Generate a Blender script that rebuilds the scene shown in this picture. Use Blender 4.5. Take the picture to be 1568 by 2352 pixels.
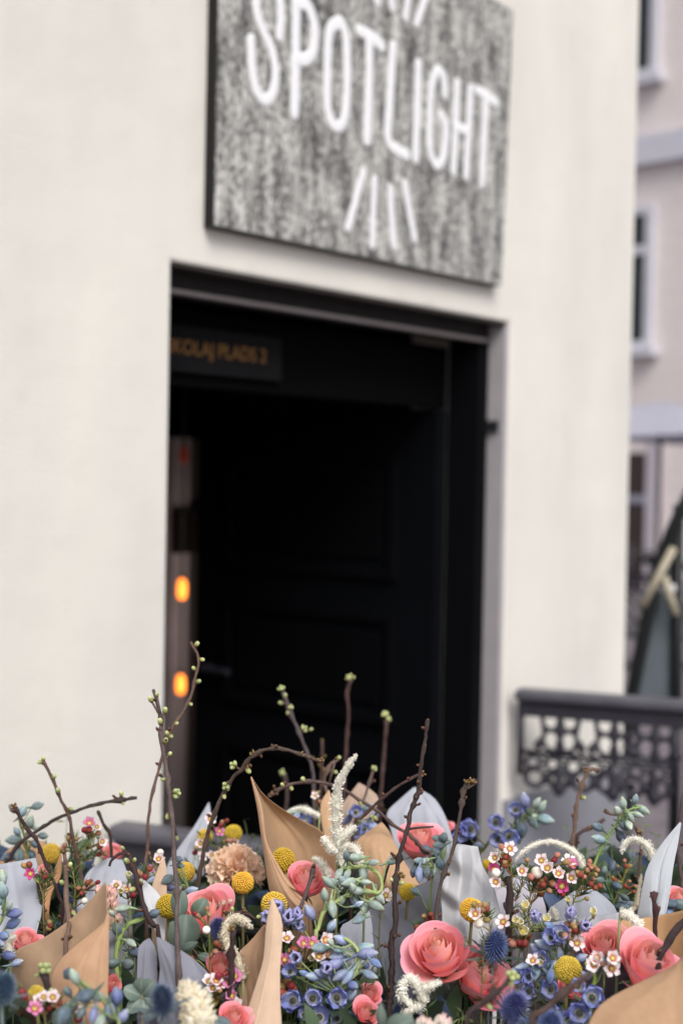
import bpy, math, random
from mathutils import Vector, Matrix, Quaternion, noise as mnoise
random.seed(7)
for _o in list(bpy.data.objects): bpy.data.objects.remove(_o)
SC = bpy.context.scene
COL = SC.collection
R = math.radians

# ------------------------------------------------------------------ camera
F_PX = 4800.0                      # focal length in photo pixels (50 mm lens)
CAM = bpy.data.cameras.new('camera')
cam = bpy.data.objects.new('camera', CAM); COL.objects.link(cam)
CAM.sensor_fit = 'VERTICAL'; CAM.sensor_height = 36.0; CAM.lens = F_PX / 3456 * 36.0
CAM.clip_start = 0.05; CAM.clip_end = 500
PITCH, ROLL = R(-1.25), 0.018
CM = Matrix.Translation((0, 0, 1.6)) @ Matrix.Rotation(R(90) + PITCH, 4, 'X') @ Matrix.Rotation(ROLL, 4, 'Z')
cam.matrix_world = CM
CAM.dof.use_dof = True; CAM.dof.focus_distance = 1.52; CAM.dof.aperture_fstop = 3.6
CAM.dof.aperture_blades = 0
SC.camera = cam
SC.render.resolution_x, SC.render.resolution_y = 682, 1024

# ------------------------------------------------------------------ sky, sun, exposure
SUN_EL, SUN_AZ = R(48), R(160)     # azimuth clockwise from +Y (behind the camera, a little to the left)
W = bpy.data.worlds.new('World'); SC.world = W; W.use_nodes = True
nt = W.node_tree; nt.nodes.clear()
sky = nt.nodes.new('ShaderNodeTexSky'); sky.sky_type = 'NISHITA'; sky.sun_disc = False
sky.sun_elevation = SUN_EL; sky.sun_rotation = SUN_AZ; sky.dust_density = 4.0; sky.air_density = 1.2
hs = nt.nodes.new('ShaderNodeHueSaturation'); hs.inputs['Saturation'].default_value = 0.38   # thin overcast
bg = nt.nodes.new('ShaderNodeBackground'); bg.inputs['Strength'].default_value = 0.115
wo = nt.nodes.new('ShaderNodeOutputWorld')
nt.links.new(sky.outputs[0], hs.inputs['Color']); nt.links.new(hs.outputs[0], bg.inputs['Color'])
nt.links.new(bg.outputs[0], wo.inputs['Surface'])
SL = bpy.data.lights.new('sun', 'SUN'); SL.energy = 1.5; SL.angle = R(30); SL.color = (1.0, 0.96, 0.90)
sun = bpy.data.objects.new('sun', SL); COL.objects.link(sun)
sd = Vector((math.sin(SUN_AZ) * math.cos(SUN_EL), math.cos(SUN_AZ) * math.cos(SUN_EL), math.sin(SUN_EL)))
sun.rotation_euler = (-sd).to_track_quat('-Z', 'Y').to_euler(); sun.location = (0, 0, 30)
SC.view_settings.view_transform = 'Standard'; SC.view_settings.look = 'None'
SC.view_settings.gamma = 1.0; SC.view_settings.exposure = 0.38

# ------------------------------------------------------------------ helpers: photo pixel -> ray (U = 1568 px wide picture)
CR = CM.to_3x3(); CO = CM.translation
def ray(U): return CR @ Vector(((U[0]-784)*1.4694/F_PX, -(U[1]-1176)*1.4694/F_PX, -1.0))
def P(U, d): return CO + ray(U) * d
def A(x, y): return (x*.3472, 1701.4 + y*.3472)
def B(x, y): return (476.4 + x*.3472, 1701.4 + y*.3472)
def C(x, y): return (1023.6 + x*.3472, 1701.4 + y*.3472)
def UU(x, y): return (x, y)
def lin(c):
    return tuple(((x/255)/12.92 if x/255 <= .04045 else ((x/255+.055)/1.055)**2.4) for x in c)
def mix(a, b, t): return tuple(p + (q-p)*t for p, q in zip(a, b))
def U1(a, b): return random.uniform(a, b)

class MB:
    def __init__(s): s.v = []; s.f = []; s.c = []
    def add(s, vs, fs, cs):
        o = len(s.v); s.v += [tuple(v) for v in vs]; s.f += [tuple(i+o for i in f) for f in fs]
        s.c += list(cs) if isinstance(cs, list) else [cs]*len(vs)
        return s
    def tube(s, pts, rad, seg=6, col=(.5,.5,.5), cap=True, flat=None):
        n = len(pts); pts = [Vector(p) for p in pts]
        if not hasattr(rad, '__len__'): rad = [rad]*n
        t = (pts[1]-pts[0]).normalized()
        x = t.orthogonal().normalized()
        vs = []; cs = []
        for i, p in enumerate(pts):
            tt = (pts[min(i+1, n-1)] - pts[max(i-1, 0)])
            if tt.length < 1e-9: tt = t
            tt.normalize(); x = (x - tt*x.dot(tt))
            if x.length < 1e-6: x = tt.orthogonal()
            x.normalize(); y = tt.cross(x); t = tt
            for k in range(seg):
                a = 2*math.pi*k/seg
                q = (x*math.cos(a) + y*math.sin(a))*rad[i]
                if flat: q -= flat[0]*q.dot(flat[0])*(1-flat[1])
                vs.append(p + q)
                cs.append(col[i] if isinstance(col, list) else col)
        fs = [(i*seg+k, i*seg+(k+1) % seg, (i+1)*seg+(k+1) % seg, (i+1)*seg+k) for i in range(n-1) for k in range(seg)]
        if cap: fs += [tuple(range(seg-1, -1, -1)), tuple((n-1)*seg+k for k in range(seg))]
        return s.add(vs, fs, cs)
    def lathe(s, prof, seg=10, M=Matrix(), col=(.5,.5,.5), ridge=0, nr=5):   # prof: (r, z[, col])
        vs = []; cs = []
        for p in prof:
            for k in range(seg):
                a = 2*math.pi*k/seg; rr = p[0]*(1 + ridge*math.cos(nr*a))
                vs.append(M @ Vector((rr*math.cos(a), rr*math.sin(a), p[1])))
                c = p[2] if len(p) > 2 else col
                cs.append(c(a) if callable(c) else c)
        n = len(prof)
        fs = [(i*seg+k, i*seg+(k+1) % seg, (i+1)*seg+(k+1) % seg, (i+1)*seg+k) for i in range(n-1) for k in range(seg)]
        fs += [tuple(range(seg-1, -1, -1)), tuple((n-1)*seg+k for k in range(seg))]
        return s.add(vs, fs, cs)
    def grid(s, fn, nu, nv, col):
        vs = []; cs = []
        for j in range(nv+1):
            for i in range(nu+1):
                vs.append(fn(i/nu, j/nv)); cs.append(col(i/nu, j/nv) if callable(col) else col)
        fs = [(j*(nu+1)+i, j*(nu+1)+i+1, (j+1)*(nu+1)+i+1, (j+1)*(nu+1)+i) for j in range(nv) for i in range(nu)]
        return s.add(vs, fs, cs)
    def box(s, lo, hi, M=Matrix(), col=(.5,.5,.5)):
        (a, b, c), (d, e, f) = lo, hi
        vs = [M @ Vector(p) for p in [(a,b,c),(d,b,c),(d,e,c),(a,e,c),(a,b,f),(d,b,f),(d,e,f),(a,e,f)]]
        return s.add(vs, [(3,2,1,0),(4,5,6,7),(0,1,5,4),(1,2,6,5),(2,3,7,6),(3,0,4,7)], col)
    def prism(s, poly, n0, n1, M, col=(.5,.5,.5)):    # poly in (u, z), extruded along n
        k = len(poly)
        vs = [M @ Vector((u, n0, z)) for u, z in poly] + [M @ Vector((u, n1, z)) for u, z in poly]
        fs = [tuple(range(k-1, -1, -1)), tuple(range(k, 2*k))] + [(i, (i+1) % k, (i+1) % k + k, i+k) for i in range(k)]
        return s.add(vs, fs, col)
    def mesh(s, name, mat, smooth=True):
        m = bpy.data.meshes.new(name); m.from_pydata(s.v, [], s.f); m.update()
        at = m.color_attributes.new('Col', 'FLOAT_COLOR', 'POINT')
        at.data.foreach_set('color', [x for c in s.c for x in (c[0], c[1], c[2], 1.0)])
        m.materials.append(mat)
        if smooth: m.polygons.foreach_set('use_smooth', [True]*len(m.polygons))
        return m

WM = {}
def thing(name, label, cat, loc=(0,0,0), group=None):
    o = bpy.data.objects.new(name, None); COL.objects.link(o); o.empty_display_size = .02
    o.location = loc; o['label'] = label; o['category'] = cat
    if group: o['group'] = group
    WM[o.name] = Matrix.Translation(loc); return o
def part(name, mesh, root=None, M=None):
    o = bpy.data.objects.new(name, mesh); COL.objects.link(o)
    M = M if M is not None else Matrix(); WM[o.name] = M
    if root is not None:
        o.parent = root; o.matrix_local = WM[root.name].inverted() @ M
    else: o.matrix_local = M
    return o
def solo(name, mesh, label, cat, group=None, kind=None, M=None):
    o = part(name, mesh, None, M); o['label'] = label; o['category'] = cat
    if group: o['group'] = group
    if kind: o['kind'] = kind
    return o
def orient(p, axis, scale=1.0, roll=None):
    q = Vector((0,0,1)).rotation_difference(Vector(axis).normalized())
    rz = Matrix.Rotation(U1(0, 6.28) if roll is None else roll, 4, 'Z')
    sc = scale if hasattr(scale, '__len__') else (scale,)*3
    return Matrix.Translation(p) @ q.to_matrix().to_4x4() @ rz @ Matrix.Diagonal((*sc, 1))
def smooth(pts, n):
    pts = [Vector(p) for p in pts]
    if len(pts) == 2: return [pts[0].lerp(pts[1], i/(n-1)) for i in range(n)]
    e = [pts[0]*2-pts[1]] + pts + [pts[-1]*2-pts[-2]]; out = []
    L = [0]
    for a, b in zip(pts, pts[1:]): L.append(L[-1] + (b-a).length)
    for i in range(n):
        s_ = L[-1]*i/(n-1); k = 0
        while k < len(pts)-2 and L[k+1] < s_: k += 1
        t = (s_-L[k])/max(1e-9, L[k+1]-L[k]); p0, p1, p2, p3 = e[k:k+4]
        out.append(.5*((2*p1) + (p2-p0)*t + (2*p0-5*p1+4*p2-p3)*t*t + (3*p1-p0-3*p2+p3)*t**3))
    return out

# ------------------------------------------------------------------ materials
def mat(name, col=None, rough=.6, var=.0, vscale=30, trans=0, bump=0, bscale=200, metal=0, emit=None, estr=0, spec=.4, objvar=0, stretch=None, sheen=0):
    m = bpy.data.materials.new(name); m.use_nodes = True; N = m.node_tree.nodes; L = m.node_tree.links
    b = N['Principled BSDF']; b.inputs['Roughness'].default_value = rough; b.inputs['Metallic'].default_value = metal
    b.inputs['Specular IOR Level'].default_value = spec
    if col is None:
        a = N.new('ShaderNodeAttribute'); a.attribute_name = 'Col'; src = a.outputs['Color']
    else:
        a = N.new('ShaderNodeRGB'); a.outputs[0].default_value = (*col, 1); src = a.outputs[0]
    tc = N.new('ShaderNodeTexCoord'); vec = tc.outputs['Object']
    if stretch:
        mp = N.new('ShaderNodeMapping'); mp.inputs['Scale'].default_value = stretch; L.new(vec, mp.inputs[0]); vec = mp.outputs[0]
    if var:
        n = N.new('ShaderNodeTexNoise'); n.inputs['Scale'].default_value = vscale; n.inputs['Detail'].default_value = 5
        L.new(vec, n.inputs['Vector'])
        mr = N.new('ShaderNodeMapRange'); mr.inputs[1].default_value = .25; mr.inputs[2].default_value = .75
        mr.inputs[3].default_value = 1-var; mr.inputs[4].default_value = 1+var; L.new(n.outputs['Fac'], mr.inputs[0])
        h = N.new('ShaderNodeHueSaturation'); L.new(mr.outputs[0], h.inputs['Value']); L.new(src, h.inputs['Color']); src = h.outputs[0]
    if objvar:
        oi = N.new('ShaderNodeObjectInfo')
        mr = N.new('ShaderNodeMapRange'); mr.inputs[3].default_value = 1-objvar; mr.inputs[4].default_value = 1+objvar; L.new(oi.outputs['Random'], mr.inputs[0])
        h = N.new('ShaderNodeHueSaturation'); L.new(mr.outputs[0], h.inputs['Value'])
        mr2 = N.new('ShaderNodeMapRange'); mr2.inputs[3].default_value = .5+objvar*.08; mr2.inputs[4].default_value = .5-objvar*.08; L.new(oi.outputs['Random'], mr2.inputs[0])
        L.new(mr2.outputs[0], h.inputs['Hue']); L.new(src, h.inputs['Color']); src = h.outputs[0]
    L.new(src, b.inputs['Base Color'])
    if bump:
        n = N.new('ShaderNodeTexNoise'); n.inputs['Scale'].default_value = bscale; n.inputs['Detail'].default_value = 4; L.new(vec, n.inputs['Vector'])
        bp = N.new('ShaderNodeBump'); bp.inputs['Strength'].default_value = bump; bp.inputs['Distance'].default_value = .002
        L.new(n.outputs['Fac'], bp.inputs['Height']); L.new(bp.outputs[0], b.inputs['Normal'])
    if sheen: b.inputs['Sheen Weight'].default_value = sheen
    if emit: b.inputs['Emission Color'].default_value = (*emit, 1); b.inputs['Emission Strength'].default_value = estr
    if trans:
        t = N.new('ShaderNodeBsdfTranslucent'); L.new(src, t.inputs['Color'])
        mx = N.new('ShaderNodeMixShader'); mx.inputs[0].default_value = trans
        L.new(b.outputs[0], mx.inputs[1]); L.new(t.outputs[0], mx.inputs[2])
        L.new(mx.outputs[0], N['Material Output'].inputs['Surface'])
    return m
M_PETAL = mat('petal', None, .5, .06, 300, trans=.22, objvar=.05)
M_ROSE = mat('rose_petal', None, .5, .07, 220, trans=.14, objvar=.05, bump=.10, bscale=500, stretch=(1, 1, .25), spec=.25)
M_BUD = mat('waxy_bud', None, .55, .20, 260, objvar=.20, spec=.25)
M_LEAF = mat('leaf', None, .5, .12, 90, trans=.12, objvar=.12)
M_BARK = mat('bark', None, .75, .3, 350, bump=.5, bscale=600, objvar=.1)
M_FUZZ = mat('fuzzy_floret', None, .8, .1, 500, trans=.2, objvar=.04)
M_KRAFT = mat('kraft_paper', None, .72, .07, 130, trans=.08, bump=.12, bscale=400, stretch=(1, 1, .35), spec=.25)
M_TISSUE = mat('tissue_paper', None, .6, .05, 40, trans=.30, bump=.15, bscale=90, spec=.25)
M_PLASTIC = mat('black_plastic', lin((22,22,25)), .35, .1, 20)
M_IRON = mat('painted_iron', lin((52,51,60)), .5, .22, 25, bump=.25, bscale=90)
M_IRON2 = mat('worn_iron_rail', lin((84,83,92)), .42, .15, 18, bump=.15, bscale=60)

def wall_mat():
    m = mat('cream_render', None, .8, 0, spec=.25); N = m.node_tree.nodes; L = m.node_tree.links
    b = N['Principled BSDF']; tc = N.new('ShaderNodeTexCoord')
    n1 = N.new('ShaderNodeTexNoise'); n1.inputs['Scale'].default_value = 1.6; n1.inputs['Detail'].default_value = 6
    mp = N.new('ShaderNodeMapping'); mp.inputs['Scale'].default_value = (2.0, 2.0, .7); L.new(tc.outputs['Object'], mp.inputs[0]); L.new(mp.outputs[0], n1.inputs['Vector'])
    cr = N.new('ShaderNodeValToRGB'); cr.color_ramp.elements[0].position = .3; cr.color_ramp.elements[1].position = .72
    cr.color_ramp.elements[0].color = (*lin((212,210,205)), 1); cr.color_ramp.elements[1].color = (*lin((229,226,219)), 1)
    e = cr.color_ramp.elements.new(.5); e.color = (*lin((222,219,213)), 1)
    L.new(n1.outputs['Fac'], cr.inputs[0])
    n2 = N.new('ShaderNodeTexNoise'); n2.inputs['Scale'].default_value = 9; n2.inputs['Detail'].default_value = 8
    L.new(tc.outputs['Object'], n2.inputs['Vector'])
    mx = N.new('ShaderNodeMix'); mx.data_type = 'RGBA'; mx.blend_type = 'MULTIPLY'
    mr = N.new('ShaderNodeMapRange'); mr.inputs[1].default_value = .62; mr.inputs[2].default_value = .8; mr.inputs[3].default_value = 0; mr.inputs[4].default_value = .22
    L.new(n2.outputs['Fac'], mr.inputs[0]); L.new(mr.outputs[0], mx.inputs[0])
    L.new(cr.outputs[0], mx.inputs[6]); mx.inputs[7].default_value = (.62, .6, .58, 1); L.new(mx.outputs[2], b.inputs['Base Color'])
    n3 = N.new('ShaderNodeTexNoise'); n3.inputs['Scale'].default_value = 120; n3.inputs['Detail'].default_value = 5; L.new(tc.outputs['Object'], n3.inputs['Vector'])
    n4 = N.new('ShaderNodeTexNoise'); n4.inputs['Scale'].default_value = 7; L.new(tc.outputs['Object'], n4.inputs['Vector'])
    ad = N.new('ShaderNodeMath'); ad.operation = 'MULTIPLY_ADD'; L.new(n4.outputs['Fac'], ad.inputs[0]); ad.inputs[1].default_value = 3; L.new(n3.outputs['Fac'], ad.inputs[2])
    bp = N.new('ShaderNodeBump'); bp.inputs['Strength'].default_value = .35; bp.inputs['Distance'].default_value = .004
    L.new(ad.outputs[0], bp.inputs['Height']); L.new(bp.outputs[0], b.inputs['Normal'])
    return m
def sign_mat():
    m = mat('weathered_sign_board', None, .7, 0); N = m.node_tree.nodes; L = m.node_tree.links
    b = N['Principled BSDF']; tc = N.new('ShaderNodeTexCoord')
    mp = N.new('ShaderNodeMapping'); mp.inputs['Scale'].default_value = (210, 210, 60); L.new(tc.outputs['Object'], mp.inputs[0])
    n1 = N.new('ShaderNodeTexNoise'); n1.inputs['Scale'].default_value = 1; n1.inputs['Detail'].default_value = 6; n1.inputs['Roughness'].default_value = .7; L.new(mp.outputs[0], n1.inputs['Vector'])
    mp2 = N.new('ShaderNodeMapping'); mp2.inputs['Scale'].default_value = (26, 26, 7); L.new(tc.outputs['Object'], mp2.inputs[0])
    n2 = N.new('ShaderNodeTexNoise'); n2.inputs['Scale'].default_value = 1; n2.inputs['Detail'].default_value = 4; L.new(mp2.outputs[0], n2.inputs['Vector'])
    ad = N.new('ShaderNodeMath'); ad.operation = 'MULTIPLY_ADD'; L.new(n2.outputs['Fac'], ad.inputs[0]); ad.inputs[1].default_value = .45; L.new(n1.outputs['Fac'], ad.inputs[2])
    cr = N.new('ShaderNodeValToRGB'); el = cr.color_ramp.elements
    el[0].position = .58; el[0].color = (*lin((26,27,29)), 1); el[1].position = .83; el[1].color = (*lin((216,215,212)), 1)
    e = el.new(.70); e.color = (*lin((112,112,111)), 1)
    L.new(ad.outputs[0], cr.inputs[0]); L.new(cr.outputs[0], b.inputs['Base Color'])
    bp = N.new('ShaderNodeBump'); bp.inputs['Strength'].default_value = .3; bp.inputs['Distance'].default_value = .002
    L.new(ad.outputs[0], bp.inputs['Height']); L.new(bp.outputs[0], b.inputs['Normal'])
    return m
M_WALL = wall_mat(); M_SIGN = sign_mat()
M_COL = mat('painted', None, .6, .08, 12)
M_DARK = mat('black_paint', None, .42, .15, 9, spec=.3)
M_MATT = mat('matt_black_paint', None, .9, .15, 9, spec=.08)
M_WHITE = mat('white_paint', lin((238,239,243)), .6, .03, 60)
M_GOLD = mat('gold_leaf_letter', lin((140,100,54)), .5, .1, 80, metal=.6)
M_GLASS = mat('window_glass', lin((40,46,50)), .08, .1, 2, spec=.6)
M_LAMP = mat('amber_lamp_glass', lin((255,150,50)), .3, emit=lin((255,132,44)), estr=1.9)
M_LAMP2 = mat('dim_red_lamp_glass', lin((150,50,25)), .3, emit=lin((190,60,25)), estr=.07)
def ground_mat():
    m = mat('street_paving', None, .85, 0); N = m.node_tree.nodes; L = m.node_tree.links; b = N['Principled BSDF']
    tc = N.new('ShaderNodeTexCoord'); v = N.new('ShaderNodeTexVoronoi'); v.feature = 'DISTANCE_TO_EDGE'; v.inputs['Scale'].default_value = 7
    L.new(tc.outputs['Object'], v.inputs['Vector'])
    n = N.new('ShaderNodeTexNoise'); n.inputs['Scale'].default_value = 2; n.inputs['Detail'].default_value = 6; L.new(tc.outputs['Object'], n.inputs['Vector'])
    cr = N.new('ShaderNodeValToRGB'); cr.color_ramp.elements[0].color = (*lin((96,90,97)), 1); cr.color_ramp.elements[1].color = (*lin((140,132,138)), 1); L.new(n.outputs['Fac'], cr.inputs[0])
    mr = N.new('ShaderNodeMapRange'); mr.inputs[2].default_value = .06; mr.inputs[3].default_value = .55; mr.inputs[4].default_value = 1; L.new(v.outputs['Distance'], mr.inputs[0])
    h = N.new('ShaderNodeHueSaturation'); L.new(mr.outputs[0], h.inputs['Value']); L.new(cr.outputs[0], h.inputs['Color']); L.new(h.outputs[0], b.inputs['Base Color'])
    return m
M_GROUND = ground_mat()

# ================================================================== THE PLACE
# local wall frame: u along the facade, y into the wall, z up
UD = Vector((.63, .7766, 0)).normalized(); YD = Vector((-UD.y, UD.x, 0))
WO = Vector((-.362, 2.95, 0))
WT = Matrix(((UD.x, YD.x, 0, WO.x), (UD.y, YD.y, 0, WO.y), (0, 0, 1, 0), (0, 0, 0, 1)))
def wp(U, y):
    r = ray(U); t = (y - (CO-WO).dot(YD))/r.dot(YD); p = CO + r*t - WO
    return p.dot(UD), p.z
def wpt(U, y):
    u, z = wp(U, y); return Vector((u, y, z))

g = MB(); g.add([(-70,-30,0),(70,-30,0),(70,110,0),(-70,110,0)], [(0,1,2,3)], (.2,.2,.2))
gr = part('pavement', g.mesh('pavement', M_GROUND, False)); gr['kind'] = 'structure'

# ---------------------------------------------------------------- the white building
U0 = wp((384, 1300), 0)[0]; U2 = wp((1160, 1300), 0)[0]; ZT = (wp((390, 600), 0)[1] + wp((1166, 740), 0)[1])/2
U3 = wp((1440, 1300), 0)[0]
print('door', U0, U2, 'top', wp((390,600),0), wp((1166,740),0), 'corner', U3)
CW = (.6, .6, .6)
bld = thing('white_building', 'cream rendered corner building with a dark open doorway', 'building', WO)
poly = [(-4.2, 0.002), (U0, 0.002), (U0, ZT), (U2, ZT), (U2, 0.002), (U3, 0.002), (U3, 7.5), (-4.2, 7.5)]
def loc(mb_fn, name, m, root, smooth_=False):
    b = MB(); mb_fn(b); return part(name, b.mesh(name, m, smooth_), root, WT)
me = MB(); me.prism(poly, 0, .34, Matrix(), CW)
o = part('wall', me.mesh('wall', M_WALL, False), bld, WT)
bv = o.modifiers.new('edge', 'BEVEL'); bv.width = .008; bv.segments = 2; bv.limit_method = 'ANGLE'
# side wall returning from the street corner, back walls and roof keep the room dark
loc(lambda b: b.box((U3-.34, .342, .002), (U3, 6, 7.5), col=CW), 'side_wall', M_WALL, bld)
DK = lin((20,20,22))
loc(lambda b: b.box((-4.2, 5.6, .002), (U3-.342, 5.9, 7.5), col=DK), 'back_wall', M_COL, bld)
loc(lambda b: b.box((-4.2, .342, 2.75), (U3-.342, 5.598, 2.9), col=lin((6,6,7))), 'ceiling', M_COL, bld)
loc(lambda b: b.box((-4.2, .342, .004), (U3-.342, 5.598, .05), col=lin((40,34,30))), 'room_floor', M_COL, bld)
loc(lambda b: b.box((U3-.364, .344, .05), (U3-.344, 5.598, 2.749), col=lin((10,10,11))), 'added_dark_lining', M_MATT, bld)  # dark panel added to hide the lamplit pale face of the side wall
loc(lambda b: b.box((-4.5, .002, .002), (-4.202, 5.9, 7.5), col=DK), 'end_wall', M_COL, bld)
# grey painted plinth (proud of the wall)
PZ = wp((1100, 1858), -.012)[1]
GP = lin((138,139,148))
loc(lambda b: b.box((U2+.006, -.014, .002), (U3+.012, -.001, PZ), col=GP), 'plinth', M_COL, bld)
loc(lambda b: b.box((-4.2, -.014, .002), (U0-.006, -.001, PZ), col=GP), 'plinth', M_COL, bld)
# jamb reveal: wall paint greyed, its shade put into the colour, then dark frame
JG = lin((176,172,176))
loc(lambda b: b.box((U2-.018, .004, .003), (U2-.0005, .058, ZT-.002), col=JG), 'shaded_jamb', M_COL, bld)
loc(lambda b: b.box((U2-.030, .020, 1.745), (U2-.0185, .056, 1.775), col=lin((35,35,40))), 'hinge', M_DARK, bld)
NB = lin((9,10,14))
loc(lambda b: b.box((U2-.062, .060, .003), (U2-.0005, .16, ZT-.05), col=NB), 'door_frame', M_MATT, bld)
loc(lambda b: b.box((U0+.0005, .060, .003), (U0+.055, .16, ZT-.05), col=NB), 'door_frame', M_MATT, bld)
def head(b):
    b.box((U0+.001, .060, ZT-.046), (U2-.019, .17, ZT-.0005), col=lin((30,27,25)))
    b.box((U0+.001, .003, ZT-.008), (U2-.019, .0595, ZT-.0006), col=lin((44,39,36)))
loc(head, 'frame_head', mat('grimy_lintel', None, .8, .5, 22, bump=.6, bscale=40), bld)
loc(lambda b: b.box((U0+.001, .046, ZT-.056), (U2-.045, .075, ZT-.0465), col=lin((120,113,114))), 'drip_moulding', M_COL, bld)
# transom with the address plate
ZA = wp((500, 764), .20)[1]; ZB = wp((500, 866), .20)[1]
loc(lambda b: b.box((U0+.056, .17, ZB-.03), (U2-.063, .20, ZT-.068), col=lin((3,3,4))), 'transom', M_MATT, bld)
UE = wp((640, 810), .165)[0]
pl = loc(lambda b: b.box((U0-.25, .155, ZB), (UE, .168, ZA), col=lin((24,24,26))), 'address_plate', M_MATT, bld)
TXT = 'NIKOLAJ PLADS 2'
fc = bpy.data.curves.new('address', 'FONT'); fc.body = TXT; fc.size = 1; fc.extrude = .012
fo = bpy.data.objects.new('address', fc); COL.objects.link(fo)
bpy.context.view_layer.update()
dg = bpy.context.evaluated_depsgraph_get(); fm = bpy.data.meshes.new_from_object(fo.evaluated_get(dg)); bpy.data.objects.remove(fo)
xs = [v.co.x for v in fm.vertices]; ys = [v.co.y for v in fm.vertices]
ue = wp((612, 815), .152)[0]; us = wp((365, 790), .152)[0]; zt_, zb_ = wp((500, 789), .152)[1], wp((500, 832), .152)[1]
for v in fm.vertices:
    v.co = Vector((us + (v.co.x-min(xs))/(max(xs)-min(xs))*(ue-us), .1535 - v.co.z*.08, zb_ + (v.co.y-min(ys))/(max(ys)-min(ys))*(zt_-zb_)))
fm.materials.clear(); fm.materials.append(M_GOLD)
part('lettering', fm, pl, WT)
# door leaf, opened inwards on the right jamb
DW, DT, DZ0, DZ1 = .93, .045, .06, ZB-.035
hx = U2-.065
def leaf(b):
    b.box((hx-DT, .165, DZ0), (hx, .165+DW, DZ1), col=lin((8,10,15)))
dr = loc(leaf, 'door', M_MATT, bld)
for z0, z1 in ((.2, .78), (.9, 1.22), (1.32, DZ1-.12)):
    def pan(b):
        x = hx-DT-.001; a, c = .165+.13, .165+DW-.13
        for (p, q, r_, s_) in ((a, z0, a+.025, z1), (c-.025, z0, c, z1), (a+.0255, z0, c-.0255, z0+.025), (a+.0255, z1-.025, c-.0255, z1)):
            b.box((x-.014, p, q), (x, r_, s_), col=lin((9,10,14)))
        b.box((x-.008, a+.06, z0+.06), (x, c-.06, z1-.06), col=lin((8,9,12)))
    loc(pan, 'panel', M_DARK, dr)
loc(lambda b: b.tube([(hx-DT-.001, .165+DW-.07, 1.0), (hx-DT-.05, .165+DW-.07, 1.0), (hx-DT-.05, .165+DW-.19, 1.0)], .011, 8, lin((60,55,48))), 'handle', M_IRON, dr)
# pale inner pillar with dark collar that is seen through the gap beside the open door
def at_y(U, y): return wpt(U, y)
yq = 1.5
ua, ub = wp((388, 1300), yq)[0], wp((434, 1300), yq)[0]; uc = wp((478, 1300), yq)[0]
zc0, zc1, ztp = wp((415, 1270), yq)[1], wp((415, 1172), yq)[1], wp((415, 1005), yq)[1]
loc(lambda b: b.box((ua+.02, yq, .051), (ub, yq+.12, ztp), col=lin((214,206,212))), 'inner_pillar', M_COL, bld)
loc(lambda b: b.box((ua+.01, yq-.02, zc0), (ub+.02, yq-.001, zc1), col=lin((40,36,34))), 'pillar_collar', M_COL, bld)
loc(lambda b: b.box((ub+.001, yq+.03, .051), (uc, yq+.12, ztp), col=lin((96,90,90))), 'inner_wall', M_COL, bld)

# lamps hanging in the hallway
def lamp(U, y, m, label, hh, w_, estr):
    p = WT @ wpt(U, y); t = thing('hanging_lamp', label, 'lamp', p - Vector((0,0,hh)), 'small lamps in the hallway')
    b = MB(); b.lathe([(w_*.3, -hh), (w_*.85, -hh*.8), (w_, -hh*.2), (w_*.95, hh*.5), (w_*.6, hh*.9), (w_*.35, hh)], 14, Matrix.Translation(p), (1,.6,.2))
    part('lamp_glass', b.mesh('lamp_glass', m), t)
    b = MB(); b.lathe([(w_*.4, hh*1.0), (w_*.45, hh*1.3), (w_*.2, hh*1.55)], 12, Matrix.Translation(p + Vector((0,0,.002))), lin((30,28,28)))
    part('lamp_cap', b.mesh('lamp_cap', M_DARK), t)
    b = MB(); b.tube([p+Vector((0,0,hh*1.5)), Vector((p.x, p.y, 2.75))], .003, 6, lin((25,25,25))); part('cord', b.mesh('cord', M_DARK), t)
    if estr:
        l = bpy.data.lights.new('lamp_fill', 'POINT'); l.energy = estr; l.color = (1, .84, .74); l.shadow_soft_size = .03  # added fill, whiter than the lamp, standing in for daylight on the pillar
        lo = bpy.data.objects.new('lamp_fill', l); COL.objects.link(lo); lo.parent = t; lo.location = (UD.x*-.05 - YD.x*.12, UD.y*-.05 - YD.y*.12, hh)
lamp((418, 1353), 1.3, M_LAMP, 'brighter amber glass lamp hanging inside the doorway', .036, .017, .7)
lamp((415, 1572), 1.3, M_LAMP, 'lower amber glass lamp hanging inside the doorway', .034, .017, .7)
lamp((422, 1045), 1.3, M_LAMP2, 'dim red glass lamp high up inside the doorway', .030, .014, 0)

# ---------------------------------------------------------------- the sign over the door
ys_ = -.034
cor = [wp(q, ys_) for q in ((495, 517), (1152, 655), (1178, 23), (503, -330))]
zt2 = cor[2][1] + (cor[2][1]-cor[2][1])
cor[3] = (wp((503, 0), ys_)[0]+.004, cor[2][1]+.012)
print('sign', cor)
sg = thing('shop_sign', 'square weathered grey board sign with white hand painted lettering SPOTLIGHT above the doorway', 'sign', WT @ Vector((cor[0][0], ys_, cor[0][1])))
b = MB(); b.prism(cor, ys_, ys_+.004, Matrix()); part('board_face', b.mesh('board_face', M_SIGN, False), sg, WT)
ins = lambda d: [(cor[0][0]-d, cor[0][1]-d), (cor[1][0]+d, cor[1][1]-d), (cor[2][0]+d, cor[2][1]+d), (cor[3][0]-d, cor[3][1]+d)]
b = MB(); b.prism(ins(.002), ys_+.0045, -.001, Matrix(), lin((18,18,20))); part('board_edge', b.mesh('board_edge', M_DARK, False), sg, WT)
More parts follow.
